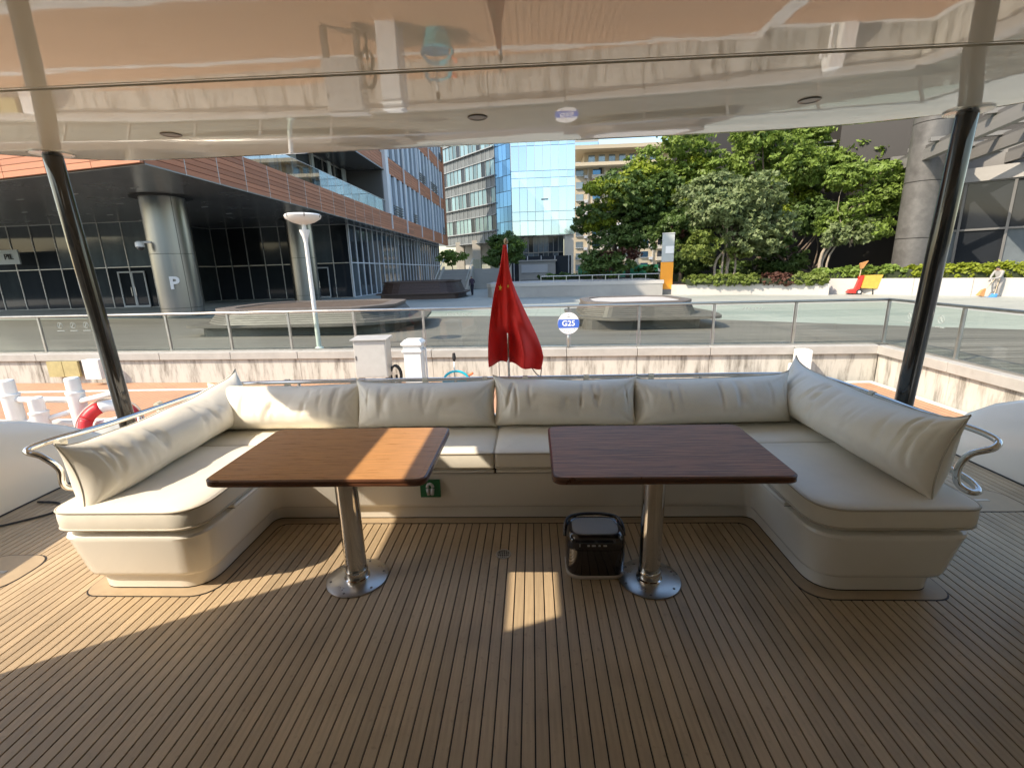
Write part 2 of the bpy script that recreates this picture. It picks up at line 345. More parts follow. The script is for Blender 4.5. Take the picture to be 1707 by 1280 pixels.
# back pillows ----------------------------------------------------
def pillow(label, c, w, h, t, rz, tilt, seed, roll=0, strap=(), fold=1.7, dip=.11, sd=.47, sz=.752):
    root = thing('back_pillow', label, 'pillow', c, rz, 'loose back pillows of the settee')
    nu, nv = 110, 40; rs = random.Random(seed); ph = [rs.uniform(0, 6.28) for _ in range(12)]
    corners = [(-1, -1), (1, -1), (-1, 1), (1, 1)]
    bm = bmesh.new(); rot = Matrix.Rotation(-tilt, 4, 'X') @ Matrix.Rotation(roll, 4, 'Y')
    for side in (-1, 1):
        g = []
        for j in range(nv+1):
            row = []
            for i in range(nu+1):
                u = math.sin((i/nu*2-1)*math.pi/2*.985)/math.sin(math.pi/2*.985); v = math.sin((j/nv*2-1)*math.pi/2*.97)/math.sin(math.pi/2*.97)
                eu = max(0, 1-abs(u)**4.6); ev = max(0, 1-abs(v)**2.3); e = eu*ev
                th = .5*t*(eu**.5)*(ev**.5)*(1-.20*v)*(1+.10*noise.noise((u*1.5+seed, v*.7, 0)))
                x = .5*w*u*(1-.045*(1-v*v)*abs(u)**3); z = .5*h*v*(1-dip*(1-u*u)**.5*(1 if v > 0 else .35)*(1+.35*noise.noise((u*2+seed*3, 5, 0))))
                ear = max(0, (abs(u)-.8)/.2)**2*max(0, (abs(v)-.45)/.55)**2; z += math.copysign(.018, v)*ear*(1 if v > 0 else .25); x += math.copysign(.008, u)*ear
                wr = 0
                for k, (cu, cv) in enumerate(corners):     # gathers fanning out of the corners
                    du, dv = (u-cu)*w/h, v-cv; r = math.hypot(du, dv); a = math.atan2(dv, du)
                    wr += math.exp(-r/.55)*(1-abs(math.sin(a*4.5+ph[k])))**2*-.022*min(1, r*2.5)
                # creases hanging from the top seam, few and uneven
                q = u*w*4.6+seed*1.7+.35*v*noise.noise((u*3+seed, 2, 0)); n1 = noise.noise((q, v*.22+seed, side*3)); n2 = noise.noise((u*w*2.2+seed*2, 9, side))
                wr -= .030*max(0, 1-abs(n1)/.10)*max(0, .25+n2)*max(0, min(1, (v+.75)*1.1))*max(0, 1-v*v)**.3
                wr += .010*noise.noise((u*w*2.6+seed, v*.8, side*2))
                wr += .005*math.sin(u*w*70+3*noise.noise((u*8, seed, 0)))*math.exp(-(1-abs(v))*9)
                y = side*(th+wr*fold*min(1, e*2.0))
                row.append(bm.verts.new(rot @ Vector((x, y, z+.5*h))))
            g.append(row)
        for j in range(nv):
            for i in range(nu):
                q = (g[j][i], g[j][i+1], g[j+1][i+1], g[j+1][i]); bm.faces.new(q if side < 0 else q[::-1])
    bmesh.ops.remove_doubles(bm, verts=bm.verts, dist=.0006)
    for f in bm.faces: f.smooth = True
    me = bpy.data.meshes.new('cover'); bm.to_mesh(me); bm.free(); link('cover', me, root, 'vinyl')
    # piped seam
    pts = []
    for i in range(97):
        a = i/96*4; k = int(a) % 4; f = (a-int(a))*2-1
        u, v = [(f, -1), (1, f), (-f, 1), (-1, -f)][k]
        x = .5*w*u*(1-.045*(1-v*v)*abs(u)**3); z = .5*h*v*(1-dip*(1-u*u)**.5*(1 if v > 0 else .35)*(1+.35*noise.noise((u*2+seed*3, 5, 0))))
        ear = max(0, (abs(u)-.8)/.2)**2*max(0, (abs(v)-.45)/.55)**2; z += math.copysign(.018, v)*ear*(1 if v > 0 else .25); x += math.copysign(.008, u)*ear
        pts.append(rot @ Vector((x, 0, z+.5*h)))
    MB().tube(pts, .0045, 5, cap=False).build('piping', 'piping', root, smooth=True)
    for sx in strap:
        zr = sz-c[2]; q = [(.019*math.cos(a)+0, .019*math.sin(a)) for a in np.linspace(-.6, math.pi+.6, 12)]; q = [(sd+a_, zr+b_) for a_, b_ in q]+[(sd-.02, zr-.06), (sd-.1, zr-.2), (sd-.09, zr-.2), (sd+.0, zr-.06)]
        MB().loft([[(sx-.02, a_, b_) for a_, b_ in q], [(sx+.02, a_, b_) for a_, b_ in q]]).build('strap', 'strap', root)
    return root
ZS = .517
pillow('back pillow in the left corner of the rear row, half in sunlight', (-1.80, 3.14, ZS-.01), 1.16, .335, .34, 0, R(14), 3, strap=(-.2, .35))
pillow('back pillow of the rear row directly behind the left table', (-.765, 3.13, ZS), 1.0, .335, .35, 0, R(14), 8, strap=(-.1, .38))
pillow('back pillow of the rear row below the red flag', (.215, 3.13, ZS), 1.0, .34, .35, 0, R(14), 13, roll=R(.8), strap=(-.28, .2))
pillow('back pillow in the right corner of the rear row', (1.22, 3.13, ZS), 1.08, .335, .35, 0, R(14), 21, roll=R(-1), strap=(-.3,), fold=1.3)
pillow('long sunlit back pillow on the left arm, one corner hanging over the end', (-2.26, 2.73, ZS-.012), 1.42, .36, .36, R(90), R(6), 31, roll=R(-1.6), strap=(-.48, .2), fold=1.7, dip=.27, sd=.28, sz=.775)
pillow('long shaded back pillow on the right arm beside the curved rail', (1.85, 2.76, ZS-.005), 1.40, .405, .36, R(-90), R(12), 44, roll=R(-.4), strap=(-.25, .3), fold=1.8, dip=.29, sd=.345, sz=.754)
# stainless rail around the settee back ---------------------------
rl = thing('stern_rail', 'polished stainless rail curving round behind the settee pillows', 'rail', (-.2, 3.55, 0)); ro = Vector((.2, -3.55, 0))
def rp(mb, name='tube', m='chrome'): o = mb.build(name, m, rl, smooth=True); o.location = ro; return o
main = spline([(-2.44, 2.32, .50), (-2.50, 2.18, .545), (-2.495, 2.165, .66), (-2.54, 2.14, .74), (-2.60, 2.13, .778), (-2.59, 2.26, .785), (-2.535, 2.55, .775), (-2.51, 3.2, .755), (-2.44, 3.5, .752), (-2.2, 3.58, .75), (-1.2, 3.6, .75), (0, 3.6, .75), (1.2, 3.6, .75), (1.95, 3.58, .75), (2.14, 3.46, .75), (2.19, 3.2, .75), (2.20, 2.7, .755), (2.205, 2.44, .765), (2.245, 2.30, .755), (2.255, 2.225, .735), (2.22, 2.21, .705), (2.165, 2.25, .66), (2.14, 2.27, .58), (2.145, 2.26, .50), (2.175, 2.22, .47), (2.215, 2.22, .475), (2.225, 2.29, .50), (2.20, 2.38, .52)], 7)
rp(MB().tube(main, .0165, 12), 'top_tube')
low = spline([(-2.46, 2.26, .50), (-2.53, 2.27, .5), (-2.56, 2.36, .53), (-2.52, 2.4, .6)], 5); rp(MB().tube(low, .013, 8), 'end_loop')
for x, y, z0 in [(-2.53, 2.75, .0), (-2.505, 3.25, .0), (-1.9, 3.595, .0), (-1.1, 3.6, .0), (-.62, 3.6, 0), (.42, 3.6, .0), (1.3, 3.6, .0), (2.19, 3.1, .0), (2.225, 2.46, .0)]:
    rp(MB().tube([(x, y, .0), (x, y, .75)], .0125, 10), 'stanchion')
    rp(MB().lathe([(.032, 0), (.032, .006), (.02, .012)], 14, (x, y, 0)), 'foot_flange')
# tables ----------------------------------------------------------
def table(label, cx, cy, w, d, woodm, seed):
    t = thing('pedestal_table', label, 'table', (cx, cy, 0), group='tables of the aft deck'); x, y = w/2, d/2
    P = [(-x, -y), (x, -y), (x, y), (-x, y)]
    def rr(i): return fillet([(a-math.copysign(i, a), b-math.copysign(i, b)) for a, b in P], .052-min(.03, i*.5), 6)
    MB().loft([lift(rr(.028), .7445), lift(rr(.028), .7468)]).build('top_board', woodm, t)
    ringl = [lift(rr(.030), .7462), lift(rr(.006), .7462), lift(rr(.0), .742), lift(rr(0), .734), lift(rr(.004), .7325), lift(rr(.004), .7285), lift(rr(0), .727), lift(rr(.0), .717), lift(rr(.006), .712), lift(rr(.2), .712)]
    MB().loft(ringl, cap=True, caps=(0, 1)).build('edge_band', 'table_edge', t, auto=50)
    rim = [lift(rr(.0275), .7463), lift(rr(.009), .7466)]
    MB().loft(rim, cap=False).build('rim', woodm, t)
    MB().lathe([(.15, .7115), (.15, .703), (.06, .70)], 32).build('under_plate', 'brushed', t, auto=30)
    MB().lathe([(.056, .06), (.056, .702)], 40).build('leg', 'chrome', t, auto=40)
    MB().lathe([(.0665, .0062), (.0665, .018), (.0595, .022), (.0595, .062), (.0565, .066)], 40).build('collar', 'chrome', t, auto=40)
    MB().lathe([(.162, .0036), (.162, .0075), (.158, .0095), (.06, .0098)], 56).build('base_plate', 'brushed', t, auto=30)
    for k in range(6):
        a = k*math.pi/3+.35; MB().lathe([(.0065, .0098), (.0065, .0115), (.003, .0122)], 10, (.138*math.cos(a), .138*math.sin(a), 0)).build('screw', 'mullion_dark', t)
    return t
table('brown wooden table in a lit tone on a steel pedestal at the left, sunlit stripe across it', -.975, 2.165, 1.0, .665, 'table_wood_lit', 1)
table('brown wooden table in a shaded tone on a steel pedestal at the right', .595, 2.165, 1.04, .655, 'table_wood_shaded', 2)
# ice maker beside the right table leg ----------------------------
ICE = im = thing('ice_maker', 'glossy black rounded portable appliance with grey lid beside the right table leg', 'appliance', (.318, 2.27, .0016))
def so_(o, w=.160, d=.122, r=.085): return fillet([(-w+o, -d+o), (w-o, -d+o), (w-o, d-o), (-w+o, d-o)], r-o*.5, 7)
MB().loft([lift(so_(.012), 0), lift(so_(.004), .004), lift(so_(.002), .022), lift(so_(.006), .026)]).build('base_band', 'beige_plastic', im, auto=40)
MB().loft([lift(so_(.008), .0262), lift(so_(.004), .034), lift(so_(.002), .15), lift(so_(.004), .205)]).build('body', 'black_gloss', im, auto=40)
MB().loft([lift(so_(.007), .2055), lift(so_(.003), .209), lift(so_(.006), .255), lift(so_(.016), .283), lift(so_(.030), .292), lift(so_(.036), .288)]).build('upper_shell', 'black_gloss', im, auto=50)
MB().loft([lift(so_(.038), .2885), lift(so_(.040), .291), lift(so_(.05), .293)]).build('lid', 'grey_lid', im, auto=40)
hd = spline([(-.160, 0, .22), (-.156, .03, .27), (-.135, .08, .296), (-.06, .108, .302), (.06, .108, .302), (.135, .08, .296), (.156, .03, .27), (.160, 0, .22)], 5)
MB().tube(hd, .010, 8).build('carry_handle', 'black_gloss', im, smooth=True)
for k, (x, ww) in enumerate([(-.045, .012), (-.018, .02), (.012, .010), (.04, .018)]):
    MB().box((x-ww/2, -.1195, .236), (x+ww/2, -.114, .243)).build('control_icon', 'white_mark', im)
MB().box((-.092, -.1185, .232), (-.088, -.110, .25)).build('indicator', 'white_mark', im)
ICE.scale = (1, 1, .86)
# deck drain ------------------------------------------------------
dr = thing('deck_drain', 'small round steel drain grating set in the teak deck', 'drain', (-.19, 2.38, .0006))
MB().loft([[(r*math.cos(a), r*math.sin(a), z) for a in np.linspace(0, 2*math.pi, 25)[:-1]] for r, z in ((.045, 0), (.045, .003), (.036, .0035), (.036, .0008))], cap=False).build('rim', 'brushed', dr, auto=30)
MB().lathe([(.037, .0002), (.037, .0006)], 24).build('well', 'rubber', dr)
for k in range(-3, 4):
    l = math.sqrt(.037**2-(k*.0105)**2); MB().box((k*.0105-.0022, -l, .0008), (k*.0105+.0022, l, .003)).build('bar', 'brushed', dr)
for k in (-2, 0, 2):
    l = math.sqrt(.037**2-(k*.0105)**2); MB().box((-l, k*.0105-.002, .0009), (l, k*.0105+.002, .0026)).build('bar', 'brushed', dr)
# roof ------------------------------------------------------------
rf = thing('hardtop_roof', 'glossy cream hardtop roof over the aft deck with recessed spotlights', 'roof', (-.3, 1.4, 2.38)); rfo = Vector((.3, -1.4, -2.38))
def rfp(o): o.location = rfo; return o
aft = spline([(-3.10, 1.6, 0), (-3.25, 2.05, 0), (-3.5, 2.6, 0), (-3.52, 2.9, 0), (-3.36, 3.13, 0), (-2.98, 3.36, 0), (-2.5, 3.45, 0), (-1.4, 3.42, 0), (-.43, 3.385, 0), (.6, 3.35, 0), (1.57, 3.30, 0), (2.1, 3.2, 0), (2.52, 3.02, 0), (2.78, 2.75, 0), (2.78, 2.3, 0), (2.62, 1.9, 0), (2.55, 1.6, 0)], 4)
A = [(p.x, p.y) for p in aft]
def inset(poly, o, cx=-.37, cy=1.2):
    out = []; n = len(poly)
    for i, p in enumerate(poly):
        a = Vector(poly[max(i-1, 0)]); b = Vector(poly[min(i+1, n-1)]); t = (b-a).normalized(); nn = Vector((t.y, -t.x)); out.append((p[0]+nn.x*o, p[1]+nn.y*o))
    return out
GY = 2.085
KEEP = [i for i, p in enumerate(A) if p[1] > GY+.08]
def aftloop(o, z):
    q = inset(A, o); q = [q[i] for i in KEEP]
    return lift([(q[0][0]+.07, GY+.006)]+q+[(q[-1][0]-.05, GY+.006)], z)
loops = [aftloop(o, zz) for o, zz in ((.10, 2.38), (.05, 2.384), (.018, 2.398), (.004, 2.42), (0, 2.46), (.0, 2.50), (.03, 2.53))]
rfp(MB().loft(loops).build('aft_panel', 'roof_gelcoat', rf, auto=50))
# forward panel with an unseen opening at port, cut to place the sun patches
HX0, HX1, HY0, HY1 = -2.33, -2.07, .45, 1.75
xe0, xe1 = -3.08, 2.5
fp = MB()
def slab(poly, z0=2.386, z1=2.50): fp.prism(poly, z0, z1)
slab([(xe0, -.75), (HX0-.10, -.75), (HX0-.10, GY-.016), (-3.12, GY-.016)]); 
slab([(HX1, -.75), (xe1, -.75), (2.52, GY-.016), (HX1, GY-.016)])
slab([(HX0-.099, HY1), (HX1-.001, HY1), (HX1-.001, GY-.016), (HX0-.099, GY-.016)], 2.386, 2.498)
slab([(HX0-.099, -.75), (HX1-.001, -.75), (HX1-.001, HY0+.14), (HX0-.099, HY0)], 2.386, 2.498)
slab([(HX0-.098, HY0+.02), (HX0, HY0+.02), (HX0, HY1-.02), (HX0-.098, HY1-.02)], 2.386, 2.40)
rfp(fp.build('forward_panel', 'roof_gelcoat', rf))
rfp(MB().box((-3.1, GY-.03, 2.40), (2.5, GY+.02, 2.49)).build('groove_filler', 'brushed', rf))
rfp(MB().box((-3.05, GY-.0155, 2.384), (2.45, GY-.006, 2.40)).build('trim_strip', 'gelcoat', rf))
for x, y in [(-1.99, 2.79), (-.27, 2.71), (1.39, 2.66)]:
    d = rfp(MB().loft([[(x+r*math.cos(a), y+r*math.sin(a), z) for a in np.linspace(0, 2*math.pi, 29)[:-1]] for r, z in ((.034, 2.381), (.034, 2.3775), (.048, 2.3745), (.053, 2.3775), (.053, 2.381))], cap=False).build('downlight', 'bronze', rf, auto=40))
    o = MB().lathe([(.034, 2.3772), (.034, 2.3795)], 24, (x, y, 0)).build('lens', 'lens_dark', d)
# poles -----------------------------------------------------------
def pole(label, x, y, dx):
    p = thing('roof_pole', label, 'pole', (x, y, 0), group='roof poles')
    MB().tube([(0, 0, 0), (dx, 0, 2.376)], .051, 24).build('shaft', 'black_pole', p, auto=40)
    MB().lathe([(.11, 2.3795), (.11, 2.374), (.098, 2.3705), (.056, 2.368)], 32, (dx, 0, 0)).build('top_flange', 'brushed', p, auto=30)
    MB().lathe([(.095, .0005), (.095, .008), (.06, .012)], 28).build('foot_flange', 'chrome', p, auto=30)
pole('black roof pole at the left behind the settee arm', -2.93, 3.1, -.075)
pole('black roof pole at the right behind the settee arm', 2.36, 2.98, .06)
# bulwarks --------------------------------------------------------
def bulwark(label, s, x0, prof):
    t = thing('bulwark', label, 'bulwark', (x0, 1.5, 0)); mb = MB(); loops = []
    for y, z in prof:
        loops.append([(x0, y, -.003), (x0+s*.02, y, z*.5), (x0+s*.05, y, z-.03), (x0+s*.075, y, z-.006), (x0+s*.105, y, z), (x0+s*.15, y, z-.02), (x0+s*.17, y, z*.5), (x0+s*.17, y, -1.0)])
    o = mb.loft(loops).build('shell', 'gelcoat', t, auto=50); o.location = (-x0, -1.5, 0)
    o = MB().tube([(x0-s*.004, prof[0][0], .004), (x0-s*.004, prof[-1][0], .004)], .006, 6).build('foot_seal', 'rubber', t); o.location = (-x0, -1.5, 0)
bulwark('cream bulwark panel with a curved top at the left edge', -1, -3.78, [(-.7, .95), (1.5, .95), (2.2, .87), (2.6, .77), (2.95, .67), (3.2, .585), (3.5, .44), (3.75, .28), (3.95, .12), (4.03, .05)])
bulwark('cream bulwark panel with a curved top at the right edge', 1, 3.48, [(-.7, .95), (1.5, .95), (2.3, .89), (2.8, .78), (3.2, .66), (3.4, .58), (3.6, .49), (3.8, .35), (3.95, .17), (4.03, .05)])
# cabin bulkhead behind the camera with glazed doors, and the port wing
cb = thing('cabin_bulkhead', 'cream cabin bulkhead with dark sliding doors closing off the aft deck', 'cabin', (-.3, -.8, 0)); co = Vector((.3, .8, 0))
def cp(o): o.location = co; return o
cp(MB().box((-3.05, -.85, 0), (-2.2, -.76, 2.38)).build('wall', 'gelcoat', cb)); cp(MB().box((1.6, -.85, 0), (2.5, -.76, 2.38)).build('wall', 'gelcoat', cb)); cp(MB().box((-2.2, -.85, 2.1), (1.6, -.76, 2.38)).build('lintel', 'gelcoat', cb))
for k in range(4):
    x = -2.2+k*.95; cp(MB().box((x+.03, -.83, .05), (x+.92, -.81, 2.08)).build('pane', 'dark_glass', cb)); cp(MB().box((x-.03, -.84, 0), (x+.029, -.77, 2.1)).build('door_frame', 'steel', cb))
cp(MB().box((-3.07, -.75, 0), (-2.99, 1.08, 2.384)).build('unseen_side_wing', 'gelcoat', cb))
cp(MB().box((2.44, -.75, 0), (2.5, 2.05, 2.384)).build('unseen_side_wing', 'gelcoat', cb))  # unseen starboard wing, lengthened to darken the right of the deck
# hull ------------------------------------------------------------
hu = thing('yacht_hull', 'cream yacht hull carrying the teak aft deck, seen over the stern', 'boat', (-.15, -4, -2.0))
ho = MB().loft([[(-3.55, -11, -2.1), (3.25, -11, -2.1), (3.25, 4.0, -2.1), (-3.55, 4.0, -2.1)], [(-3.94, -11, -.3), (3.64, -11, -.3), (3.64, 4.08, -.3), (-3.94, 4.08, -.3)], [(-3.95, -11, -.061), (3.65, -11, -.061), (3.65, 4.1, -.061), (-3.95, 4.1, -.061)]]).build('shell', 'gelcoat', hu); ho.location = (.15, 4, 2.0)
ho = MB().box((-3.0, 4.1, -1.45), (2.7, 4.9, -1.3)).build('swim_platform', 'teak_margin', hu); ho.location = (.15, 4, 2.0)
# flag ------------------------------------------------------------
fs = thing('flag_staff', 'thin steel flag staff standing at the stern rail', 'flag pole', (-.2, 3.625, .0))
MB().tube([(0, 0, .0), (.012, 0, 1.77)], .0115, 12).build('staff', 'chrome', fs, smooth=True)
MB().lathe([(.010, 1.77), (.016, 1.78), (.016, 1.80), (.006, 1.815)], 12, (.012, 0, 0)).build('finial', 'pole_wood', fs, smooth=True)
fl = thing('red_flag', 'red flag with small yellow stars hanging slack from the stern staff', 'flag', (-.2, 3.6, .85))
lv = [(1.765, -.005, .022), (1.70, -.016, .026), (1.60, -.035, .034), (1.5, -.062, .055), (1.4, -.088, .09), (1.3, -.108, .135), (1.2, -.124, .185), (1.1, -.135, .235), (1.02, -.139, .268), (.96, -.14, .282), (.915, -.14, .275), (.87, -.138, .262)]
nx = 44; V = []; F = []
zs = [l[0] for l in lv][::-1]; ls = [l[1] for l in lv][::-1]; rs_ = [l[2] for l in lv][::-1]
nz = 50
for j in range(nz+1):
    z = 1.765-(1.765-.87)*j/nz; l = np.interp(z, zs, ls); r = np.interp(z, zs, rs_)
    for i in range(nx+1):
        u = i/nx; x = l+(r-l)*u; wd = r-l
        fold = (.085*math.sin(u*7.6+.3-z*1.2)+.03*math.sin(u*19+z*5)+.035*math.sin(u*12-z*9))*min(1, .3+wd*2.2)*(1-.2*u)
        fold += -.05*math.exp(-((x-0)/.03)**2)*(1 if z > 1.12 else (z-.95)/.17 if z > .95 else 0)*-1*.6 + .012*noise.noise((x*9, z*5, 1))
        sag = -.065*max(0, (u-.42)/.58)*max(0, (j/nz-.5)/.5)*(1-.25*max(0, (u-.9)/.1)) if u > .42 else 0
        yy = fold+(.035 if x > -.02 and z < 1.12 else .0)
        # cloth passes in front of the staff above, behind it below
        yb = -.05 if z > 1.16 else (.045 if z < 1.08 else -.05+.095*(1.16-z)/.08)
        V.append((x, yb*math.exp(-((x-.01)/.06)**2)+fold*(1-math.exp(-((x-.01)/.05)**2)), z-.85+sag))
for j in range(nz):
    for i in range(nx): a = j*(nx+1)+i; F.append((a, a+1, a+nx+2, a+nx+1))
cloth = MB().add(V, F).build('cloth', 'flag_red', fl, smooth=True)
sd = cloth.modifiers.new('thick', 'SOLIDIFY'); sd.thickness = .0016
def star(x, z, r, y, tilt, sx=1.):
    pts = [(x+sx*(r if k % 2 == 0 else r*.42)*math.sin(k*math.pi/5+tilt), y, z+(r if k % 2 == 0 else r*.42)*math.cos(k*math.pi/5+tilt)) for k in range(10)]
    MB().loft([pts, [(a, b-.001, c) for a, b, c in pts]]).build('star', 'flag_yellow', fl)
star(-.034, 1.46-.85, .026, -.075, .2, .6); star(.024, 1.47-.85, .014, -.075, .5, .7)
edge = spline([(.19, .04, -.03), (.225, .03, -.075), (.255, .02, -.09), (.262, .02, -.055), (.266, .02, -.02)], 5); MB().tube(edge, .004, 6).build('halyard', 'rubber', fl, smooth=True)
# small things at the edges
cd = tag(MB().tube(spline([(-4.3+.6, 2.62, .012), (-3.55, 2.72, .012), (-3.42, 2.86, .012), (-3.52, 2.98, .012), (-3.7, 3.0, .012)], 6), .008, 8).build('power_cord', 'rubber', None, smooth=True), 'black power cord lying on the deck by the left bulwark', 'cord')
def hatch(label, x, y, w, d):
    h = thing('deck_hatch', label, 'hatch', (x, y, 0)); p = fillet([(-w, -d), (w, -d), (w, d), (-w, d)], min(w, d)*.8, 8); q = fillet([(-w+.007, -d+.007), (w-.007, -d+.007), (w-.007, d-.007), (-w+.007, d-.007)], min(w, d)*.8, 8)
    MB().prism(p, -.002, .0015).build('seam', 'caulk', h); MB().prism(q, -.001, .0034).build('lid', 'teak_margin', h)
    MB().box((-w*.3, -.012, .0036), (w*.3, .012, .006)).build('pull', 'brushed', h)
hatch('oval teak deck hatch beside the right bulwark', 2.98, 2.98, .25, .15); hatch('oval teak deck hatch at the left edge of the deck', -3.1, 2.2, .2, .17)
# trim of the boat: a degree of list and trim against the level land
MT = Matrix([[.99998135, -.00590656, .00155416], [.00593213, .9998379, -.01699974], [-.0014535, .01700864, .99985429]]).to_4x4()
PV = Matrix.Translation((0, 0, 1.65)); MT = PV @ MT @ PV.inverted()
for o in BOAT: o.matrix_basis = MT @ o.matrix_basis
FRAME = 'land'
# ================================================================== THE LAND
FA, FB = Vector((-15.42, 13.69)), Vector((8.84, 12.36))          # quay edge, posts about 2 m apart
fd = (FB-FA).normalized(); fn = Vector((-fd.y, fd.x))
def fq(s, o=0): p = FB+fd*s+fn*o; return (p.x, p.y)               # s metres from the corner (negative to the left), o metres inland
SA = FB; sd2 = Vector((-.05, -1)).normalized(); sn = Vector((-sd2.y, sd2.x))
if sn.x < 0: sn = -sn
def sq(s, o=0): p = SA+sd2*s+sn*o; return (p.x, p.y)              # along the short side that comes back towards the camera
tag(MB().add([(-700, -700, -2.0), (40, -700, -2.0), (40, 30, -2.0), (-700, 30, -2.0)], [(0, 1, 2, 3)]).build('water', 'water'), kind='structure')
wb = MB(); ridge = []  # unseen ridge behind the camera, added for the glass fronts to reflect
for i in range(121):
    x = -420+i*5.; hgt = 17+7*noise.noise((x*.02, 3, 0))+5*noise.noise((x*.11, 7, 0))+2.5*noise.noise((x*.4, 9, 0)); y = -115-.0006*(x+120)**2*(-1 if x < -120 else 1)
    ridge.append([(x, y+12, -2.3), (x, y+7, hgt*.6), (x, y, hgt), (x, y-30, hgt*.8), (x, y-60, -2.3)])
tag(wb.loft(ridge).build('added_bank', 'bank', smooth=True), kind='structure')
pl = [fq(-120, .02), fq(.02, .02), sq(75, .02), (400, -62), (400, 600), (-400, 600), (-400, fq(-120)[1])]
tag(MB().add([(x, y, ZP) for x, y in pl], [tuple(range(len(pl)))]).build('plaza', 'stone'), kind='structure')
bd = [fq(-60, .05), fq(-.05, .05), sq(40, .05), (44, -26), (44, 8), (14.7, 14.8), (10.8, 17.1), (7.4, 19.3), (1.6, 22.1), (-2.7, 23.2), (-5.8, 23.6), (-20.6, 26.4), (-52, 30)]
tag(MB().add([(x, y, ZP+.004) for x, y in bd], [tuple(range(len(bd)))]).build('boardwalk', 'boards'), kind='structure')
# quay walls: faced in blocks with a coping
def wall(label, P, L, n, first):
    t = thing('quay_wall', label, 'quay wall', (*P(first, 0), -2.2)); off = -Vector(t.location)
    x = 0
    while x < L-.01:
        ln = min(random.choice((1.9, 2.1, 2.3)), L-x); s0, s1 = x+.006, x+ln-.006; s0, s1 = (-s0, -s1) if P is fq else (s0, s1); x += ln
        jit = random.uniform(-.008, .008)
        q = [P(s0, jit), P(s1, jit), P(s1, .5), P(s0, .5)]; o = MB().prism(q, -2.2, ZP-.17).build('facing_block', 'seawall', t); o.location = off
        c = [P(s0, -.09), P(s1, -.09), P(s1, .42), P(s0, .42)]; o = bevel(MB().prism(c, ZP-.165, ZP+.05).build('coping_stone', 'coping', t), .012); o.location = off
    return t
wall('stained pale quay wall with grey coping below the long glass fence', fq, 58, 0, 0)
wall('stained quay wall with grey coping on the right side of the basin', sq, 30, 0, 0)
# glass fences ----------------------------------------------------
def fence(label, P, sgn, posts):
    t = thing('glass_fence', label, 'fence', (*P(0, .2), ZP+.05)); off = -Vector(t.location); rail = []
    def pt(s, o, z): return (*P(s*sgn, o), z)
    for k, s in enumerate(posts):
        f = MB()
        f.loft([[pt(s-.028, .17, ZP+.05), pt(s+.028, .17, ZP+.05), pt(s+.028, .23, ZP+.05), pt(s-.028, .23, ZP+.05)], [pt(s-.028, .17, ZP+1.15), pt(s+.028, .17, ZP+1.15), pt(s+.028, .23, ZP+1.15), pt(s-.028, .23, ZP+1.15)]])
        o = f.build('post', 'steel', t); o.location = off
        if k < len(posts)-1:
            e = posts[k+1]; a, b = s+.06, e-.06
            g = MB().loft([[pt(a, .192, ZP+.10), pt(b, .192, ZP+.10), pt(b, .206, ZP+.10), pt(a, .206, ZP+.10)], [pt(a, .192, ZP+1.12), pt(b, .192, ZP+1.12), pt(b, .206, ZP+1.12), pt(a, .206, ZP+1.12)]]).build('pane', 'fence_glass', t); g.location = off
    s0, s1 = posts[0]-.05, posts[-1]+.05
    o = MB().tube([pt(s0, .2, ZP+1.185), pt(s1, .2, ZP+1.185)], .034, 12).build('handrail', 'steel', t, smooth=True); o.location = off
    o = MB().loft([[pt(s0, .16, ZP+.0505), pt(s1, .16, ZP+.0505), pt(s1, .24, ZP+.0505), pt(s0, .24, ZP+.0505)], [pt(s0, .16, ZP+.09), pt(s1, .16, ZP+.09), pt(s1, .24, ZP+.09), pt(s0, .24, ZP+.09)]]).build('base_rail', 'steel', t); o.location = off
    # small etched notices on the glass
    def notice(s, z):
        m = MB(); R0 = .085
        c = pt(s, .19, z); ax = Vector((*(fd if P is fq else sd2*-1), 0)); up = Vector((0, 0, 1)); C = Vector(c)
        m.tube([C+ax*R0*math.cos(a)+up*R0*math.sin(a) for a in np.linspace(0, 2*math.pi, 21)], .007, 5, cap=False)
        m.tube([C+ax*R0*.7+up*R0*.7, C-ax*R0*.7-up*R0*.7], .007, 5)
        m.tube([C+ax*R0*.1+up*R0*.6, C-ax*.2*R0-up*R0*.5], .012, 5)
        for k in range(4): m.tube([C+ax*(k-1.5)*.065-up*.17-ax*.02, C+ax*(k-1.5)*.065-up*.17+ax*.02], .016, 5)
        o = m.build('etched_notice', 'etched', t); o.location = off
    return t, notice
lp = [-.2, 2.05, 4.1, 6.05, 7.95, 10.0, 12.05, 14.1, 16.1, 18.0, 20.0, 22.0, 24.3, 26.4, 28.5, 30.6, 32.7, 34.8]
f1, no1 = fence('long glass fence with steel posts along the quay', fq, -1, lp)
for s in (-22.7, -23.15, -23.6): no1(-s*-1 if False else -s, ZP+.9)
f2, no2 = fence('glass fence with steel posts on the right side of the basin', sq, 1, [-.2, 2.1, 4.2, 6.3, 8.4, 10.5, 12.6, 14.7])
no2(.62, ZP+.86); no2(1.55, ZP+.86)
# faint lettering strips on two panes of the long fence
for s in (3.15, 11.1):
    m = MB(); 
    for k in range(6): p = fq(-s+(k-2.5)*.085, .19); m.box((p[0]-.028, p[1]-.004, ZP+1.0), (p[0]+.028, p[1]+.004, ZP+1.045))
    p = fq(-s+.38, .19); m.box((p[0]-.1, p[1]-.004, ZP+1.01), (p[0]+.1, p[1]+.004, ZP+1.03)); m.build('etched_lettering', 'etched', f1).location = -f1.location
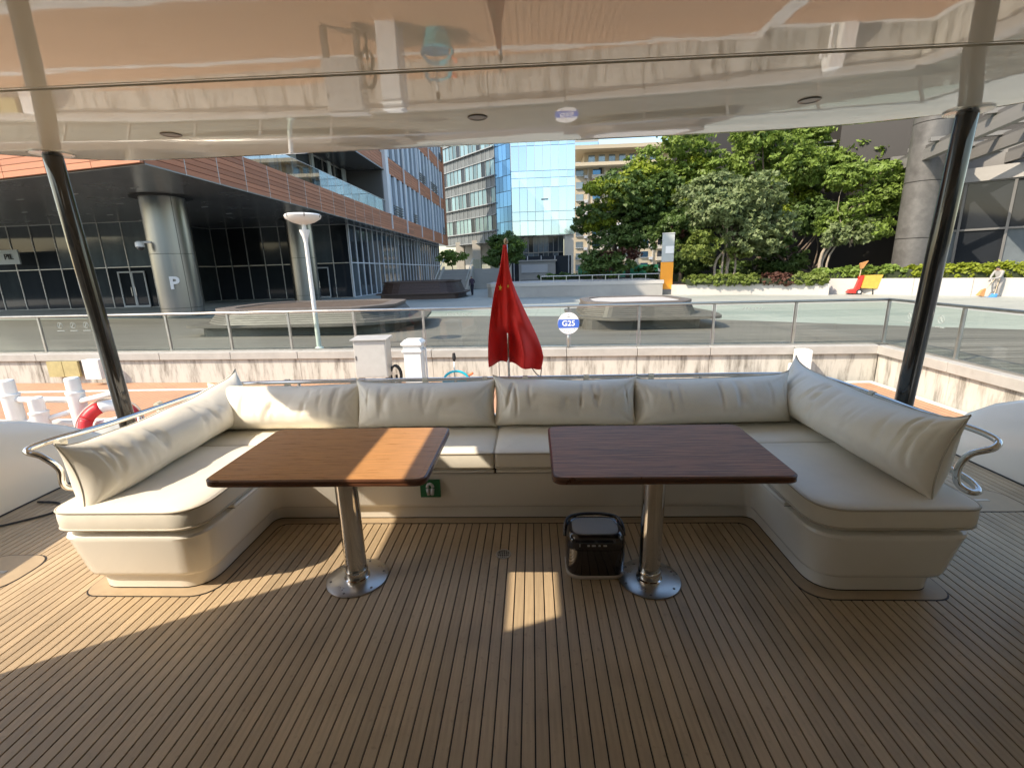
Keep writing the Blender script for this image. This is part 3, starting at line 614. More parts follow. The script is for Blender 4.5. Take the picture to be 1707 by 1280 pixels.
# pontoons --------------------------------------------------------
def pont(a, b):
    o = tag(MB().box((a[0], a[1], -1.75), (b[0], b[1], -1.4)).build('pontoon', 'pontoon'), kind='structure')
    x0, y0, x1, y1 = a[0], a[1], b[0], b[1]; e = .16
    for q in ((x0-e, y0-e, x1+e, y0-.004), (x0-e, y1+.004, x1+e, y1+e), (x0-e, y0, x0-.004, y1), (x1+.004, y0, x1+e, y1)): MB().box((q[0], q[1], -1.8), (q[2], q[3], -1.385)).build('edge_fender', 'pontoon_edge', o)
    return o
pont((-28, 9.75), (5.0, 12.3)); pont((5.35, 8.6), (8.45, 11.95)); pont((-8.6, -4), (-5.2, 9.4))
tag(MB().add([(*fq(-45, -.01), -1.43), (*fq(-3.4, -.01), -1.43), (4.8, 12.48, -1.43), (-32, 12.48, -1.43)], [(0, 1, 2, 3)]).build('pontoon_walkway', 'pontoon'), kind='structure')
# quay things -----------------------------------------------------
c = thing('steel_cabinet', 'brushed steel cabinet with sloped lid on the pontoon', 'cabinet', (-3.9, 10.9, -1.385))
for x in (-.33, .33): MB().box((x-.04, -.1, -.0), (x+.04, .1, .62)).build('leg', 'steel_dark', c)
bevel(MB().box((-.385, -.2, .62), (.385, .2, 1.52)).build('body', 'steel_sheet', c), .01)
MB().loft([[(-.43, -.27, 1.522), (.43, -.27, 1.522), (.43, .25, 1.522), (-.43, .25, 1.522)], [(-.43, -.27, 1.54), (.43, -.27, 1.54), (.43, .25, 1.58), (-.43, .25, 1.58)]]).build('lid', 'steel_sheet', c)
MB().box((-.36, -.206, .66), (.36, -.2005, 1.49)).build('door', 'steel_sheet', c); MB().box((-.355, -.22, 1.05), (-.33, -.2065, 1.15)).build('handle', 'steel_dark', c)
c = thing('service_pillar', 'square white service pillar with moulded cap beside the steel cabinet', 'pillar', (-2.93, 11.0, -1.4))
def sqr(w, z): return [(-w, -w, z), (w, -w, z), (w, w, z), (-w, w, z)]
MB().loft([sqr(.2, 0), sqr(.2, 1.2)]).build('shaft', 'white_paint', c)
MB().loft([sqr(.205, 1.2005), sqr(.235, 1.215), sqr(.235, 1.25), sqr(.205, 1.265), sqr(.205, 1.35), sqr(.245, 1.38), sqr(.245, 1.43), sqr(.17, 1.50)]).build('cap', 'white_paint', c)
MB().tube([(.26, .1, .0), (.26, .1, 1.25), (.2, .1, 1.3)], .022, 8).build('pipe', 'white_paint', c)
c = thing('cable_coil', 'black coiled cable hanging between cabinet and white pillar', 'cable', (-3.42, 11.05, -1.4))
MB().tube([(0, 0, 0), (0, 0, .62)], .03, 8).build('stand', 'rubber', c)
for k in range(3):
    MB().tube([(.13*math.cos(a), -.04*k, .62+.24*math.sin(a)) for a in np.linspace(0, 2*math.pi, 19)], .026, 8, cap=False).build('loop', 'rubber', c, smooth=True)
c = thing('berth_sign', 'round white sign with blue band reading G25 in front of the fence', 'sign', (.9, 12.84, -.5))
MB().tube([(0, .02, 0), (0, .02, 0.5)], .03, 10).build('post', 'steel', c, smooth=True)
d = MB().loft([[(.292*math.cos(a), y, 0.685+.292*math.sin(a)) for a in np.linspace(0, 2*math.pi, 41)[:-1]] for y in (-.045, -.015)]).build('disc', 'sign_white', c)
bnd = []
for sgn in (1, -1):
    for a in np.linspace(-.42, .42, 9): bnd.append((sgn*.29*math.cos(a), .29*math.sin(a)*sgn))
MB().loft([[(x, -.048, 0.675+z) for x, z in bnd], [(x, -.0455, 0.675+z) for x, z in bnd]]).build('band', 'sign_blue', c)
text('lettering', 'G25', .205, 'sign_text', c, (0, -.05, 0.678), (R(90), 0, 0), .002, bold=.004)
m = MB()
for k in range(7): a = R(-135+k*15); m.box((.225*math.cos(a)-.013, -.0475, 0.685+.225*math.sin(a)-.013), (.225*math.cos(a)+.013, -.0452, 0.685+.225*math.sin(a)+.013))
m.box((-.035, -.0475, 0.845), (.035, -.0452, 0.87)); m.box((-.012, -.0475, 0.90), (.012, -.0452, 0.925)); m.build('small_print', 'etched', c)
c = thing('junction_box', 'white box fixed on the quay wall at the left', 'box', (-13.35, 13.28, -1.23))
bevel(MB().box((-.26, -.12, 0), (.26, .14, .6)).build('body', 'white_paint', c), .012); MB().box((-.22, -.127, .05), (.22, -.1205, .55)).build('door', 'white_paint', c)
c = thing('access_panel', 'dull yellow access panel on the quay wall at the left', 'panel', (-14.6, 13.56, -1.2))
MB().box((-.5, -.07, 0), (-.01, 0, .48)).build('leaf', 'dull_yellow', c); MB().box((.01, -.07, 0), (.5, 0, .48)).build('leaf', 'dull_yellow', c)
c = thing('mooring_post', 'white square post at the quay wall behind the right pillow', 'post', (6.8, 12.1, -1.8))
MB().loft([sqr(.15, 0), sqr(.15, 1.25), sqr(.11, 1.28)]).build('shaft', 'white_paint', c); MB().tube([(-.16, 0, .9), (-.3, 0, .9), (-.3, 0, .3)], .035, 8).build('bracket', 'white_paint', c)
# cleaning caddy on the pontoon
c = thing('cleaning_caddy', 'turquoise cleaning bucket with an upright mop handle and orange bottle on the pontoon', 'bucket', (-2.0, 11.35, -1.4))
MB().lathe([(.25, 0), (.33, .34), (.345, .36), (.31, .36), (.29, .3)], 24).build('tub', 'turquoise', c, auto=40)
MB().tube([(.33*math.cos(a), 0, .34+.28*math.sin(a)) for a in np.linspace(0, math.pi, 15)], .03, 8).build('bail', 'turquoise', c, smooth=True)
MB().tube([(-.05, 0, .1), (-.03, 0, .98)], .018, 8).build('mop_handle', 'steel', c, smooth=True); MB().lathe([(.03, .88), (.05, .95), (.035, 1.08)], 10, (-.03, 0, 0)).build('grip', 'rubber', c)
MB().lathe([(.05, .28), (.055, .44), (.02, .5)], 12, (.3, .05, 0)).build('bottle', 'orange_plastic', c, smooth=True); MB().tube([(.3, .05, .5), (.42, .03, .56)], .03, 8).build('nozzle', 'orange_plastic', c)
# white pipe landing rail at the left
c = thing('landing_rail', 'white painted pipe rail with three round posts at the left behind the bulwark', 'rail', (-6.9, 6.2, -1.4)); off = -Vector(c.location)
def lr(mb, name): o = mb.build(name, 'white_paint', c, smooth=True); o.location = off; return o
P1, P2, P3 = (-7.62, 6.2), (-7.02, 6.0), (-6.62, 6.2)
for (x, y), zt in ((P1, .31), (P2, .10), (P3, .33)):
    o = MB().lathe([(.105, -1.4), (.105, zt-.24), (.112, zt-.235), (.112, zt-.21), (.088, zt-.2), (.088, zt-.015), (.075, zt)], 20, (x, y, 0)).build('post', 'white_paint', c, auto=40); o.location = off
lr(MB().tube([(*P1, .02), (*P3, .0)], .045, 10), 'rail'); lr(MB().tube([(-8.6, 6.3, -.34), (*P1, -.34), (*P3, -.36)], .045, 10), 'rail')
lr(MB().tube([(*P3, -.03), (-5.75, 6.0, .16)], .04, 10), 'rail'); lr(MB().tube([(*P3, -.42), (-5.72, 6.0, -.2)], .04, 10), 'rail'); lr(MB().tube([(*P2, -.25), (*P3, -.14)], .038, 10), 'rail')
c = thing('life_ring', 'red and white life ring with rope hung on the white pipe rail', 'life ring', (-6.1, 6.1, -.36)); c.rotation_euler = (R(68), R(24), R(20))
for k in range(8):
    a0 = k*math.pi/4; ps = [(.29*math.cos(a), .29*math.sin(a), 0) for a in np.linspace(a0+.01, a0+math.pi/4-.01, 7)]; MB().tube(ps, .085, 10).build('segment', 'buoy_red' if k not in (2, 6) else 'sign_white', c, smooth=True)
MB().tube([(.39*math.cos(a), .39*math.sin(a), .02*math.sin(4*a)) for a in np.linspace(0, 2*math.pi, 33)], .012, 6, cap=False).build('grab_rope', 'rope', c, smooth=True)
# lamp post -------------------------------------------------------
c = thing('lamp_post', 'pale lamp post with a wide bowl top standing behind the glass fence', 'lamp', (-6.55, 13.75, ZP))
MB().lathe([(.13, 0), (.13, .06), (.07, .1), (.055, 3.1), (.08, 3.25), (.14, 3.42), (.14, 3.46)], 20).build('shaft', 'white_paint', c, auto=40)
MB().lathe([(.06, 3.45), (.06, 3.60)], 12).build('neck', 'white_paint', c)
MB().lathe([(.1, 3.60), (.3, 3.66), (.47, 3.76), (.5, 3.84), (.46, 3.88), (.3, 3.86)], 28).build('bowl', 'white_paint', c, auto=40)
for k in range(6): a = k*math.pi/3; MB().tube([(.48*math.cos(a), .48*math.sin(a), 3.78), (.505*math.cos(a), .505*math.sin(a), 3.87)], .014, 6).build('rib', 'steel_dark', c)
# wooden planter seats --------------------------------------------
def planter(label, cx, cy, top_poly, seat_poly, base_poly, h, m, rz=0, seat_h=.45, fillm='soil'):
    t = thing('planter_bench', label, 'planter', (cx, cy, ZP+.004), rz)
    MB().prism(base_poly, 0, seat_h-.1).build('plinth', m, t)
    MB().prism(seat_poly, seat_h-.095, seat_h).build('seat', m, t)
    n = 6; k = len(top_poly); sc = lambda p, f: (p[0]*f, p[1]*f)
    bp = [sc(p, 1.1) for p in top_poly]
    for i in range(k):
        a0, b0, a1, b1 = Vector(bp[i]), Vector(bp[(i+1) % k]), Vector(top_poly[i]), Vector(top_poly[(i+1) % k])
        for j in range(n):
            f0, f1 = j/n, (j+.88)/n; z0 = seat_h+(h-.1-seat_h)*f0+.003; z1 = seat_h+(h-.1-seat_h)*f1
            q0 = [a0.lerp(a1, f0), b0.lerp(b1, f0)]; q1 = [a0.lerp(a1, f1), b0.lerp(b1, f1)]
            MB().loft([[(*q0[0], z0), (*q0[1], z0), (*(q0[1]*.96), z0), (*(q0[0]*.96), z0)], [(*q1[0], z1), (*q1[1], z1), (*(q1[1]*.96), z1), (*(q1[0]*.96), z1)]]).build('slat', m, t)
    inn = [sc(p, .955*.99) for p in bp]; MB().prism([sc(p, .93) for p in top_poly], seat_h, h-.13).build('core', 'caulk', t)
    o_, i_ = [sc(p, 1.02) for p in top_poly], [sc(p, .84) for p in top_poly]
    MB().loft([lift(i_, h-.098), lift(o_, h-.098), lift(o_, h), lift(i_, h), lift(i_, h-.098)], cap=False).build('rim', m, t)
    MB().prism([sc(p, .838) for p in top_poly], h-.09, h-.04).build('fill', fillm, t)
    return t
hexa = lambda a, b, r: fillet([(-a, -b*.55), (-a*.62, -b), (a*.75, -b), (a, -b*.5), (a*.9, b*.7), (a*.5, b), (-a*.7, b), (-a, b*.6)], r, 2)
planter('grey wooden planter bench with wide seat ledge behind the G25 sign', 3.85, 18.9, hexa(1.95, 1.9, .15), fillet([(-1.2, -2.5), (2.6, -2.5), (2.9, -1.0), (2.6, 2.2), (-2.6, 2.2), (-2.5, -1.2)], .5, 4), fillet([(-2.1, -2.0), (2.1, -2.0), (2.1, 1.8), (-2.1, 1.8)], .5, 4), .95, 'slat_wood', fillm='planter_white')
planter('long grey wooden planter bench at the left behind the lamp post', -9.2, 19.8, hexa(3.6, 2.6, .3), fillet([(-4.4, -2.6), (2.6, -3.2), (4.9, -1.6), (4.3, 2.6), (-4.4, 2.6)], .8, 4), fillet([(-3.8, -2.4), (3.6, -2.4), (3.9, 2.2), (-3.8, 2.2)], .6, 4), 1.0, 'slat_wood')
planter('dark brown planter bench in front of the stairs', -9.6, 41.6, hexa(3.2, 3.0, .6), fillet([(-3.7, -3.3), (3.5, -3.3), (3.9, 0), (3.5, 3.2), (-3.7, 3.2)], 1.2, 4), fillet([(-3.3, -3.0), (3.3, -3.0), (3.3, 3), (-3.3, 3)], .9, 4), 1.45, 'slat_dark', seat_h=.5)
#==BUILDINGS==
# ================================================================== BUILDINGS
def glazing(root, a, b, z0, z1, n, trans, mm='mullion', gm='dark_glass', depth=.12, mw=.08, out=None):
    """row of glass panes with mullions between the plan points a and b (in root coordinates)"""
    a, b = Vector(a), Vector(b); d = b-a; L = d.length; rz = math.atan2(d.y, d.x); w = L/n
    zz = [z0]+list(trans)+[z1]
    for i in range(n):
        c = a+d*((i+.5)/n)
        for k in range(len(zz)-1): piece('pane', root, 'shop_glass' if gm == 'dark_glass' and random.random() < .35 else gm, (c.x, c.y, (zz[k]+zz[k+1])/2), (w-mw, .03, zz[k+1]-zz[k]-mw), (0, 0, rz))
    for i in range(n+1):
        c = a+d*(i/n); piece('mullion', root, mm, (c.x, c.y, (z0+z1)/2), (mw, depth, z1-z0), (0, 0, rz))
    for z in zz: piece('transom', root, mm, ((a.x+b.x)/2, (a.y+b.y)/2, z), (L, depth*.8, mw*.9), (0, 0, rz))
    nn = Vector((-d.y, d.x)).normalized()
# ---- left building
lb = thing('terracotta_building', 'terracotta-clad building on steel columns over a glazed ground floor at the left', 'building', (-16, 19.9, ZP)); O = Vector((-16, 19.9, ZP))
ZU = 6.2-ZP
def lx(x, y): return (x-O.x, y-O.y)
foot = [lx(-15.75, 19.9), lx(-16.1, 90.2), lx(-62, 90.2), lx(-62, 30.3)]
MB().prism(foot, ZU, ZU+.12).build('soffit', 'soffit', lb)
inn = [lx(-15.95, 20.15), lx(-16.3, 90), lx(-61.8, 90), lx(-61.8, 30.4)]
MB().prism(inn, ZU+.121, ZU+1.83).build('band_core', 'terracotta_joint', lb)
# terracotta tiles on the front (sunlit) and flank (shaded)
fa, fb = Vector(lx(-15.75, 19.9)), Vector(lx(-62, 30.3)); dv = (fb-fa).normalized(); fz = math.atan2(dv.y, dv.x)
rows = 7; rh = 1.78/rows
for j in range(rows):
    for i in range(5):
        s0 = 2.7*i+(0 if i == 0 else 0); c = fa+dv*(s0+1.35)+Vector((-.0, 0)); c = c+Vector((dv.y, -dv.x))*-.12
        piece('tile', lb, 'terracotta', (c.x, c.y, ZU+.05+rh*(j+.5)), (2.67, .14, rh-.022), (0, 0, fz))
fy = [0, 2.3]; 
seg = []
y = 0.
while y < 69: ln_ = 2.34 if y < 29 else 4.7; seg.append((y, min(ln_, 70.3-y))); y += ln_+.02
for j in range(rows):
    for (y0, ln) in seg:
        xx = .18-.35*(y0/70); piece('tile', lb, 'terracotta', (xx, y0+ln/2, ZU+.05+rh*(j+.5)), (.14, ln-.02, rh-.026))
for (y0, ln) in seg[1::1]: piece('joint_strip', lb, 'mullion', (.25-.35*(y0/70), y0-.01, ZU+.92), (.03, .05, 1.8))
# terrace above: glass balustrade and recessed dark front
for k in range(16):
    piece('balustrade_pane', lb, 'balcony_glass', (.05-.35*((1.2+k*2.0)/70), 2.2+k*2.0, ZU+1.84+.62), (.025, 1.94, 1.22))
piece('balustrade_rail', lb, 'mullion', (-.08, 17.5, ZU+3.09), (.06, 32.6, .05))
piece('terrace_floor', lb, 'concrete_grey', (-2.6, 17, ZU+1.85), (4.9, 34, .03))
piece('terrace_soffit', lb, 'soffit', (-3, 17, ZU+6.24), (6, 34.5, .12))
piece('terrace_end', lb, 'mullion_dark', (-2.6, 33.55, ZU+4), (4.8, .3, 4.3))
glazing(lb, (-4.2, 0.6), (-4.2, 33.2), ZU+1.87, ZU+6.15, 12, [ZU+4.6], 'mullion', 'dark_glass', .2, .16)
for k in range(9): piece('curtain', lb, 'vinyl_shop', (-3.7, 3+k*3.6, ZU+4.0), (.1, .5+.25*(k % 3), 4.1))
# upper storeys of the flank
z = ZU+1.84
piece('corner_pillar', lb, 'fin_white', (.0, 34.2, ZU+10), (.5, .95, 16.4))
for st_ in range(4):
    z0 = ZU+1.84+st_*6.1; z1 = z0+4.35
    if st_ < 3:
        piece('storey_core', lb, 'mullion_dark', (-3.4, 52.3, z0+2.15), (5.9, 35.2, 4.28))
        for k in range(15):
            yy = 35.3+k*2.28
            piece('window', lb, 'dark_glass' if k % 3 else 'window_glass', (-.40, yy+1.14, (z0+z1)/2), (.05, 2.2, 4.2))
            piece('fin', lb, 'fin_blue', (-.2, yy+.45, (z0+z1)/2), (.34, .95, 4.33))
        for (yy, ww) in ((36.4, 3.8), (66.5, 2.6), (45.5, 2.0)) if st_ % 2 == 0 else ((50, 4.2), (58, 5)):
            for q in range(4): piece('louvre', lb, 'mullion_dark', (.03, yy+ww/2, z0+.25+q*.28), (.1, ww, .09))
    z2 = z1+.01
    piece('band_core', lb, 'terracotta_joint', (-3.2, 34.9 if st_ else 34.9, z2+.88), (6.0, 70.4, 1.73))
    if st_ < 2:
        for j in range(6):
            for k in range(12 if st_ == 0 else 6):
                y0 = 22.0+k*4.02 if st_ == 0 else 46+k*4.02
                piece('tile', lb, 'terracotta', (-.155, y0+2.0, z2+.15+.288*j), (.1, 4.0, .262))
for k, yy in enumerate((34.75, 41.5, 49.5, 57.5, 65)): piece('downpipe', lb, 'fin_white', (.32-.005*yy, yy, ZU+9), (.14, .16, 17.5))
piece('end_wall', lb, 'terracotta', (-.25, 69.7, ZU+10), (.5, 1.3, 19.9)); piece('rear_mass', lb, 'concrete_grey', (-24, 36, ZU+14), (38, 60, 24))
# ground floor
glazing(lb, lx(-47, 38.3), lx(-31, 37.8), 0, ZU, 8, [3.25], 'mullion', 'dark_glass', .14, .07)
glazing(lb, lx(-31, 37.8), lx(-31, 45.6), 0, ZU, 3, [3.25], 'mullion', 'dark_glass', .14, .07)
glazing(lb, lx(-31, 45.6), lx(-17.5, 45.4), 0, ZU, 8, [3.25], 'mullion', 'dark_glass', .14, .07)
glazing(lb, lx(-17.5, 45.4), lx(-17.5, 88.5), 0, ZU, 26, [3.25], 'fin_white', 'dark_glass', .22, .10)
for (x0, y0) in ((-33.4, 37.75), (-21.4, 45.25)):       # doors
    for k in range(2):
        dx = x0-O.x+k*1.15; dr_ = piece('door', lb, 'dark_glass', (dx, y0-O.y-.03, 1.45), (1.05, .05, 2.8))
        for sx in (-.5, .5): piece('door_stile', lb, 'fin', (dx+sx*1.05, y0-O.y-.08, 1.45), (.1, .08, 2.85))
        piece('door_rail', lb, 'fin', (dx, y0-O.y-.08, 2.85), (1.15, .08, .12)); piece('door_rail', lb, 'fin', (dx, y0-O.y-.08, .1), (1.15, .08, .15)); piece('pull_bar', lb, 'steel', (dx+(.4 if k == 0 else -.4), y0-O.y-.16, 1.3), (.04, .05, .7))
def column(x, y, r):
    p = lx(x, y); zz = [0, .55, 3.6, ZU-.02]
    for k in range(3):
        o = MB().lathe([(r, zz[k]+.012), (r, zz[k+1]-.012)], 44).build('column_drum', 'column_steel', lb, auto=40); o.location = (*p, 0)
    o = MB().lathe([(r-.03, 0), (r-.03, ZU-.02)], 32).build('column_core', 'rubber', lb, auto=40); o.location = (*p, 0)
    o = MB().lathe([(r+.42, ZU-.06), (r+.42, ZU-.003), (r, ZU-.004)], 40).build('column_collar', 'rubber', lb); o.location = (*p, 0)
    for a in (-2.6, -.55): piece('column_seam', lb, 'rubber', (p[0]+(r+.001)*math.cos(a), p[1]+(r+.001)*math.sin(a), ZU/2), (.02, .02, ZU-.1), (0, 0, a))
column(-21.1, 27.4, 1.1); column(-19.5, 40, 1.02)
for k in range(24):
    x, y = -20.2-4.2*(k % 6)-.7*(k//6), 24.5+3.6*(k//6)+.24*4.2*(k % 6); piece('downlight', lb, 'fin', (*lx(x, y), ZU-.012), (.5, .09, .02), (0, 0, fz))
a = -1.06; text('parking_letter', 'P', .95, 'sign_white', lb, (lx(-21.1, 27.4)[0]+1.17*math.cos(a), lx(-21.1, 27.4)[1]+1.17*math.sin(a), 1.95), (R(90), 0, a+math.pi/2), .05, bold=.03)
text('shop_lettering', 'PIL', .62, 'rubber', lb, (*lx(-41.6, 36.5), 4.25), (R(90), 0, 0), .02); piece('shop_board', lb, 'vinyl_shop', (*lx(-42.6, 36.6), 4.25), (3.6, .1, 1.1))
sc_ = thing('security_camera', 'white dome security camera on the nearer steel column', 'camera', (-21.55, 26.30, 3.25)); a = 4.15
MB().tube([(.1, .12, .45), (-.25, -.3, .42)], .06, 8).build('arm', 'sign_white', sc_); MB().lathe([(.10, .48), (.2, .42), (.22, .18), (.2, .17)], 20, (-.25, -.3, 0)).build('housing', 'sign_white', sc_, auto=40); MB().lathe([(.03, -.02), (.14, .04), (.19, .165)], 20, (-.25, -.3, 0)).build('dome', 'black_gloss', sc_, smooth=True)
# ---- blue glass tower
bt = thing('glass_tower', 'office tower with pale blue mirror-glass front and grey banded flank', 'building', (-4, 92, ZP)); TZ = 7.7-ZP
piece('body', bt, 'mullion_dark', (6.0, 9, TZ+14), (11.2, 17, 27.6))
cols = 8; cw = 11.6/cols; rz_ = [0, 2.6, 4.2, 8.4, 10.0, 11.2, 15.4, 17.0, 18.2, 22.4, 24]
for i in range(cols):
    for j in range(len(rz_)-1):
        piece('pane', bt, 'blue_glass', (cw*(i+.5), .0, TZ+(rz_[j]+rz_[j+1])/2), (cw-.07, .06, rz_[j+1]-rz_[j]-.07), (random.uniform(-.004, .004), 0, random.uniform(-.004, .004)))
for i in range(cols+1): piece('mullion', bt, 'fin', (cw*i, .03, TZ+12), (.09, .1, 24.1))
piece('pane', bt, 'rubber', (6.1, -.04, TZ+6.3), (1.3, .03, .22)).name = 'open_vent'
# angled corner and banded flank
c0, d0 = Vector((-.02, .3)), Vector((-.67, .74)).normalized(); fz2 = math.atan2(d0.y, d0.x)
def fl(s, o=0): p = c0+d0*s+Vector((d0.y, -d0.x))*o; return p.x, p.y
piece('flank_body', bt, 'mullion_dark', (*fl(12, .0+3.1), TZ+12.5), (24, 6, 26.5), (0, 0, fz2))
for k in range(4):
    for j in range(9): piece('corner_pane', bt, 'teal_glass', (*fl(.6+k*1.15, -.04), TZ+1.35+2.7*j), (1.08, .1, 2.6), (0, 0, fz2))
for f in range(5):
    zb = TZ-.6+f*5.0
    piece('ledge', bt, 'ledge_grey', (*fl(14.2, -.35), zb+2.05), (19, .5, .16), (0, 0, fz2)); piece('ledge', bt, 'ledge_grey', (*fl(14.2, -.2), zb+.02), (19, .3, .12), (0, 0, fz2))
    for k in range(13):
        s = 5.4+k*1.42
        piece('spandrel_panel', bt, 'spandrel', (*fl(s, -.05), zb+1.02), (1.3, .12, 1.8), (0, 0, fz2))
        piece('window', bt, 'green_glass' if (k*7+f*3) % 5 else 'dark_glass', (*fl(s, -.05), zb+3.55), (1.3, .08, 2.75), (0, 0, fz2))
    for k in range(14): piece('mullion', bt, 'ledge_grey', (*fl(4.7+k*1.42, -.1), zb+2.5), (.09, .18, 4.85), (0, 0, fz2))
for x, y in ((-.2, 1.2), (10.6, 1.2), (-8.0, 9.6), (-12.2, 14.3)): piece('stone_pier', bt, 'concrete_pale', (x, y, TZ/2), (1.7, 1.7, TZ-.02))
glazing(bt, (1.0, 2.2), (9.6, 2.2), 0, TZ-.05, 9, [2.6, 5.2], 'mullion_dark', 'dark_glass', .3, .14)
piece('recess_wall', bt, 'concrete_grey', (-8, 15.5, TZ/2), (17, .5, TZ-.05), (0, 0, fz2))
# ---- beige apartment block and a far tower
ap = thing('apartment_block', 'beige apartment block with rows of windows and balconies behind the trees', 'building', (10.5, 130, ZP))
piece('wall', ap, 'apartment', (16, 6, 13.8), (32, 11, 27.6)); piece('roof_slab', ap, 'apartment', (15.5, 4.4, 31), (33.5, 15, .9)); piece('top_wall', ap, 'apartment', (17.2, 6.4, 29.1), (29, 10, 2.9)); piece('floor_slab', ap, 'apartment', (15.5, 4.6, 27.2), (33, 14.6, .8))
for i in range(7): piece('window', ap, 'window_glass', (4.6+i*2.6, 1.36, 29.2), (1.6, .06, 1.7))
for f in range(9):
    zb = f*2.95+.4
    for i in range(7):
        x = 1.5+i*4.3; wd = piece('window', ap, ('window_glass', 'dark_glass', 'teal_glass')[(f*3+i*5) % 3], (x, .46, zb+1.75), (1.9, .06, 1.5))
        piece('sill', ap, 'fin', (x, .3, zb+.92), (2.1, .4, .1))
        if i % 2 == 1:
            piece('balcony', ap, ('apartment', 'concrete_pale', 'terracotta')[(f+i) % 3] if (f+i) % 4 == 0 else 'concrete_pale', (x+.2, -.2, zb+.55), (3.0, 1.3, .95)); piece('balcony_opening', ap, 'interior_dark', (x+1.0, .47, zb+1.9), (.9, .05, 1.8))
        else: piece('air_conditioner', ap, 'fin', (x+1.6, .1, zb+.7), (.9, .6, .7))
    for i in range(6): piece('pier', ap, 'concrete_pale', (3.6+i*4.3, .35, zb+1.4), (.35, .4, 2.94))
ft = thing('far_tower', 'pale blue-grey office tower far behind the apartment block', 'building', (18, 175, ZP)); piece('body', ft, 'concrete_grey', (0, 5, 22.5), (9, 9, 45))
for j in range(14): piece('window_band', ft, 'blue_glass', (0, .4, 3+j*3.05), (8.6, .3, 1.7))
# ---- dark building at the right with pergola
rb = thing('canopy_building', 'dark stone and glass building with a pergola canopy at the right', 'building', (27.5, 36, ZP)); Q = Vector((27.5, 36))
def rx(x, y): return (x-Q.x, y-Q.y)
g0, g1 = rx(27.2, 36.4), rx(40.2, 23.4)
glazing(rb, g0, g1, .9, 6.9, 8, [3.9], 'mullion_dark', 'dark_glass', .3, .14)
dg = math.atan2(g1[1]-g0[1], g1[0]-g0[0]); mid = ((g0[0]+g1[0])/2, (g0[1]+g1[1])/2)
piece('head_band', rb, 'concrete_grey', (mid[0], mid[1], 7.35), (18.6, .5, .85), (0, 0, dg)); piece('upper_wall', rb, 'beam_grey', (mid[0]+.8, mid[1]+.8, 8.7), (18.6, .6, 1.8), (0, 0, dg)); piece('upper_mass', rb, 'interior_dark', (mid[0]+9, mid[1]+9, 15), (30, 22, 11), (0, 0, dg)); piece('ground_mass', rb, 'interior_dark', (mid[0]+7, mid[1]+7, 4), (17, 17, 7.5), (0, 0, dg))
for k in range(6):
    t_ = (k+.5)/6; px_, py_ = g0[0]+(g1[0]-g0[0])*t_+1.2, g0[1]+(g1[1]-g0[1])*t_+1.2; piece('blind', rb, ('vinyl_shop', 'fin', 'concrete_grey')[k % 3], (px_-.95, py_-.95, 4.9-.3*(k % 2)), (1.5, .05, 1.5), (0, 0, dg))
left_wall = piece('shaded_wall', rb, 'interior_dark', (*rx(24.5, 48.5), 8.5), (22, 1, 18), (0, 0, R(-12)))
for k in range(9): piece('wall_slat', rb, 'concrete_grey', (*rx(21.5+.1*k, 43.2), 8.2+.42*k), (4.6, .3, .16), (0, 0, R(-12)))
cx_, cy_ = rx(24.7, 33.0)
for k, (z0, z1) in enumerate(((0, 3.4), (3.42, 6.8), (6.82, 10.2), (10.22, 14))):
    o = MB().lathe([(1.0, z0+.01), (1.0, z1-.01)], 40).build('column_drum', 'granite', rb, auto=40); o.location = (cx_, cy_, 0)
for k, (p0, p1, zz) in enumerate((((25.6, 37.5), (18.6, 14.0), 8.3), ((28.6, 37.5), (21.6, 14.0), 8.3), ((31.6, 37.5), (24.6, 14), 8.3))):
    a_, b_ = Vector(rx(*p0)), Vector(rx(*p1)); d_ = b_-a_; o = piece('canopy_beam', rb, 'beam_grey', ((a_.x+b_.x)/2, (a_.y+b_.y)/2, zz), (d_.length, .35, .62), (0, 0, math.atan2(d_.y, d_.x)))
    piece('beam_shadow_gap', rb, 'mullion_dark', ((a_.x+b_.x)/2, (a_.y+b_.y)/2, zz+.42), (d_.length, .2, .2), (0, 0, math.atan2(d_.y, d_.x)))
for k in range(9):
    t_ = k/8; a_ = Vector(rx(25.2, 36)).lerp(Vector(rx(19, 15.2)), t_); piece('canopy_slat', rb, 'beam_grey', (a_.x+3.6, a_.y-1.0, 8.85), (8.6, .32, .22), (0, 0, R(-16)))
# ---- stairs, terrace wall, garden wall, gate house
sr = thing('stair_flight', 'pale stone steps with glass railings beside the terracotta building', 'stairs', (-9.2, 52, ZP))
for k in range(14): piece('step', sr, 'concrete_grey' if k % 2 else 'coping', (0, k*.42, .085+.17*k), (3.4, .44, .16+.0)), 
for k in range(14): piece('riser_block', sr, 'concrete_grey', (0, k*.42+.1, .085*k), (3.3, .40, max(.02, .17*k-.01)))
for sx in (-1.75, 1.75):
    MB().loft([[(sx-.1, -.4, 0), (sx+.1, -.4, 0), (sx+.1, 6, 0), (sx-.1, 6, 0)], [(sx-.1, -.4, .3), (sx+.1, -.4, .3), (sx+.1, 6, 2.75), (sx-.1, 6, 2.75)]]).build('cheek_wall', 'concrete_pale', sr)
    MB().tube([(sx, -.4, 1.15), (sx, 6, 3.6), (sx, 8, 3.6)], .04, 8).build('handrail', 'steel', sr)
    for k in range(6): MB().tube([(sx, k*1.2, .3+k*.46), (sx, k*1.2, 1.25+k*.46)], .025, 6).build('baluster', 'steel', sr)
piece('landing', sr, 'coping', (1.5, 8.0, 1.2), (9, 4.2, 2.36))
for k in range(5): piece('glass_panel', sr, 'fence_glass', (2.2+k*.85, 6.1, 2.95), (.8, .03, 1.05))
tw = thing('terrace_wall', 'low pale curved terrace wall with thin steel railing in the middle distance', 'wall', (3, 38, ZP))
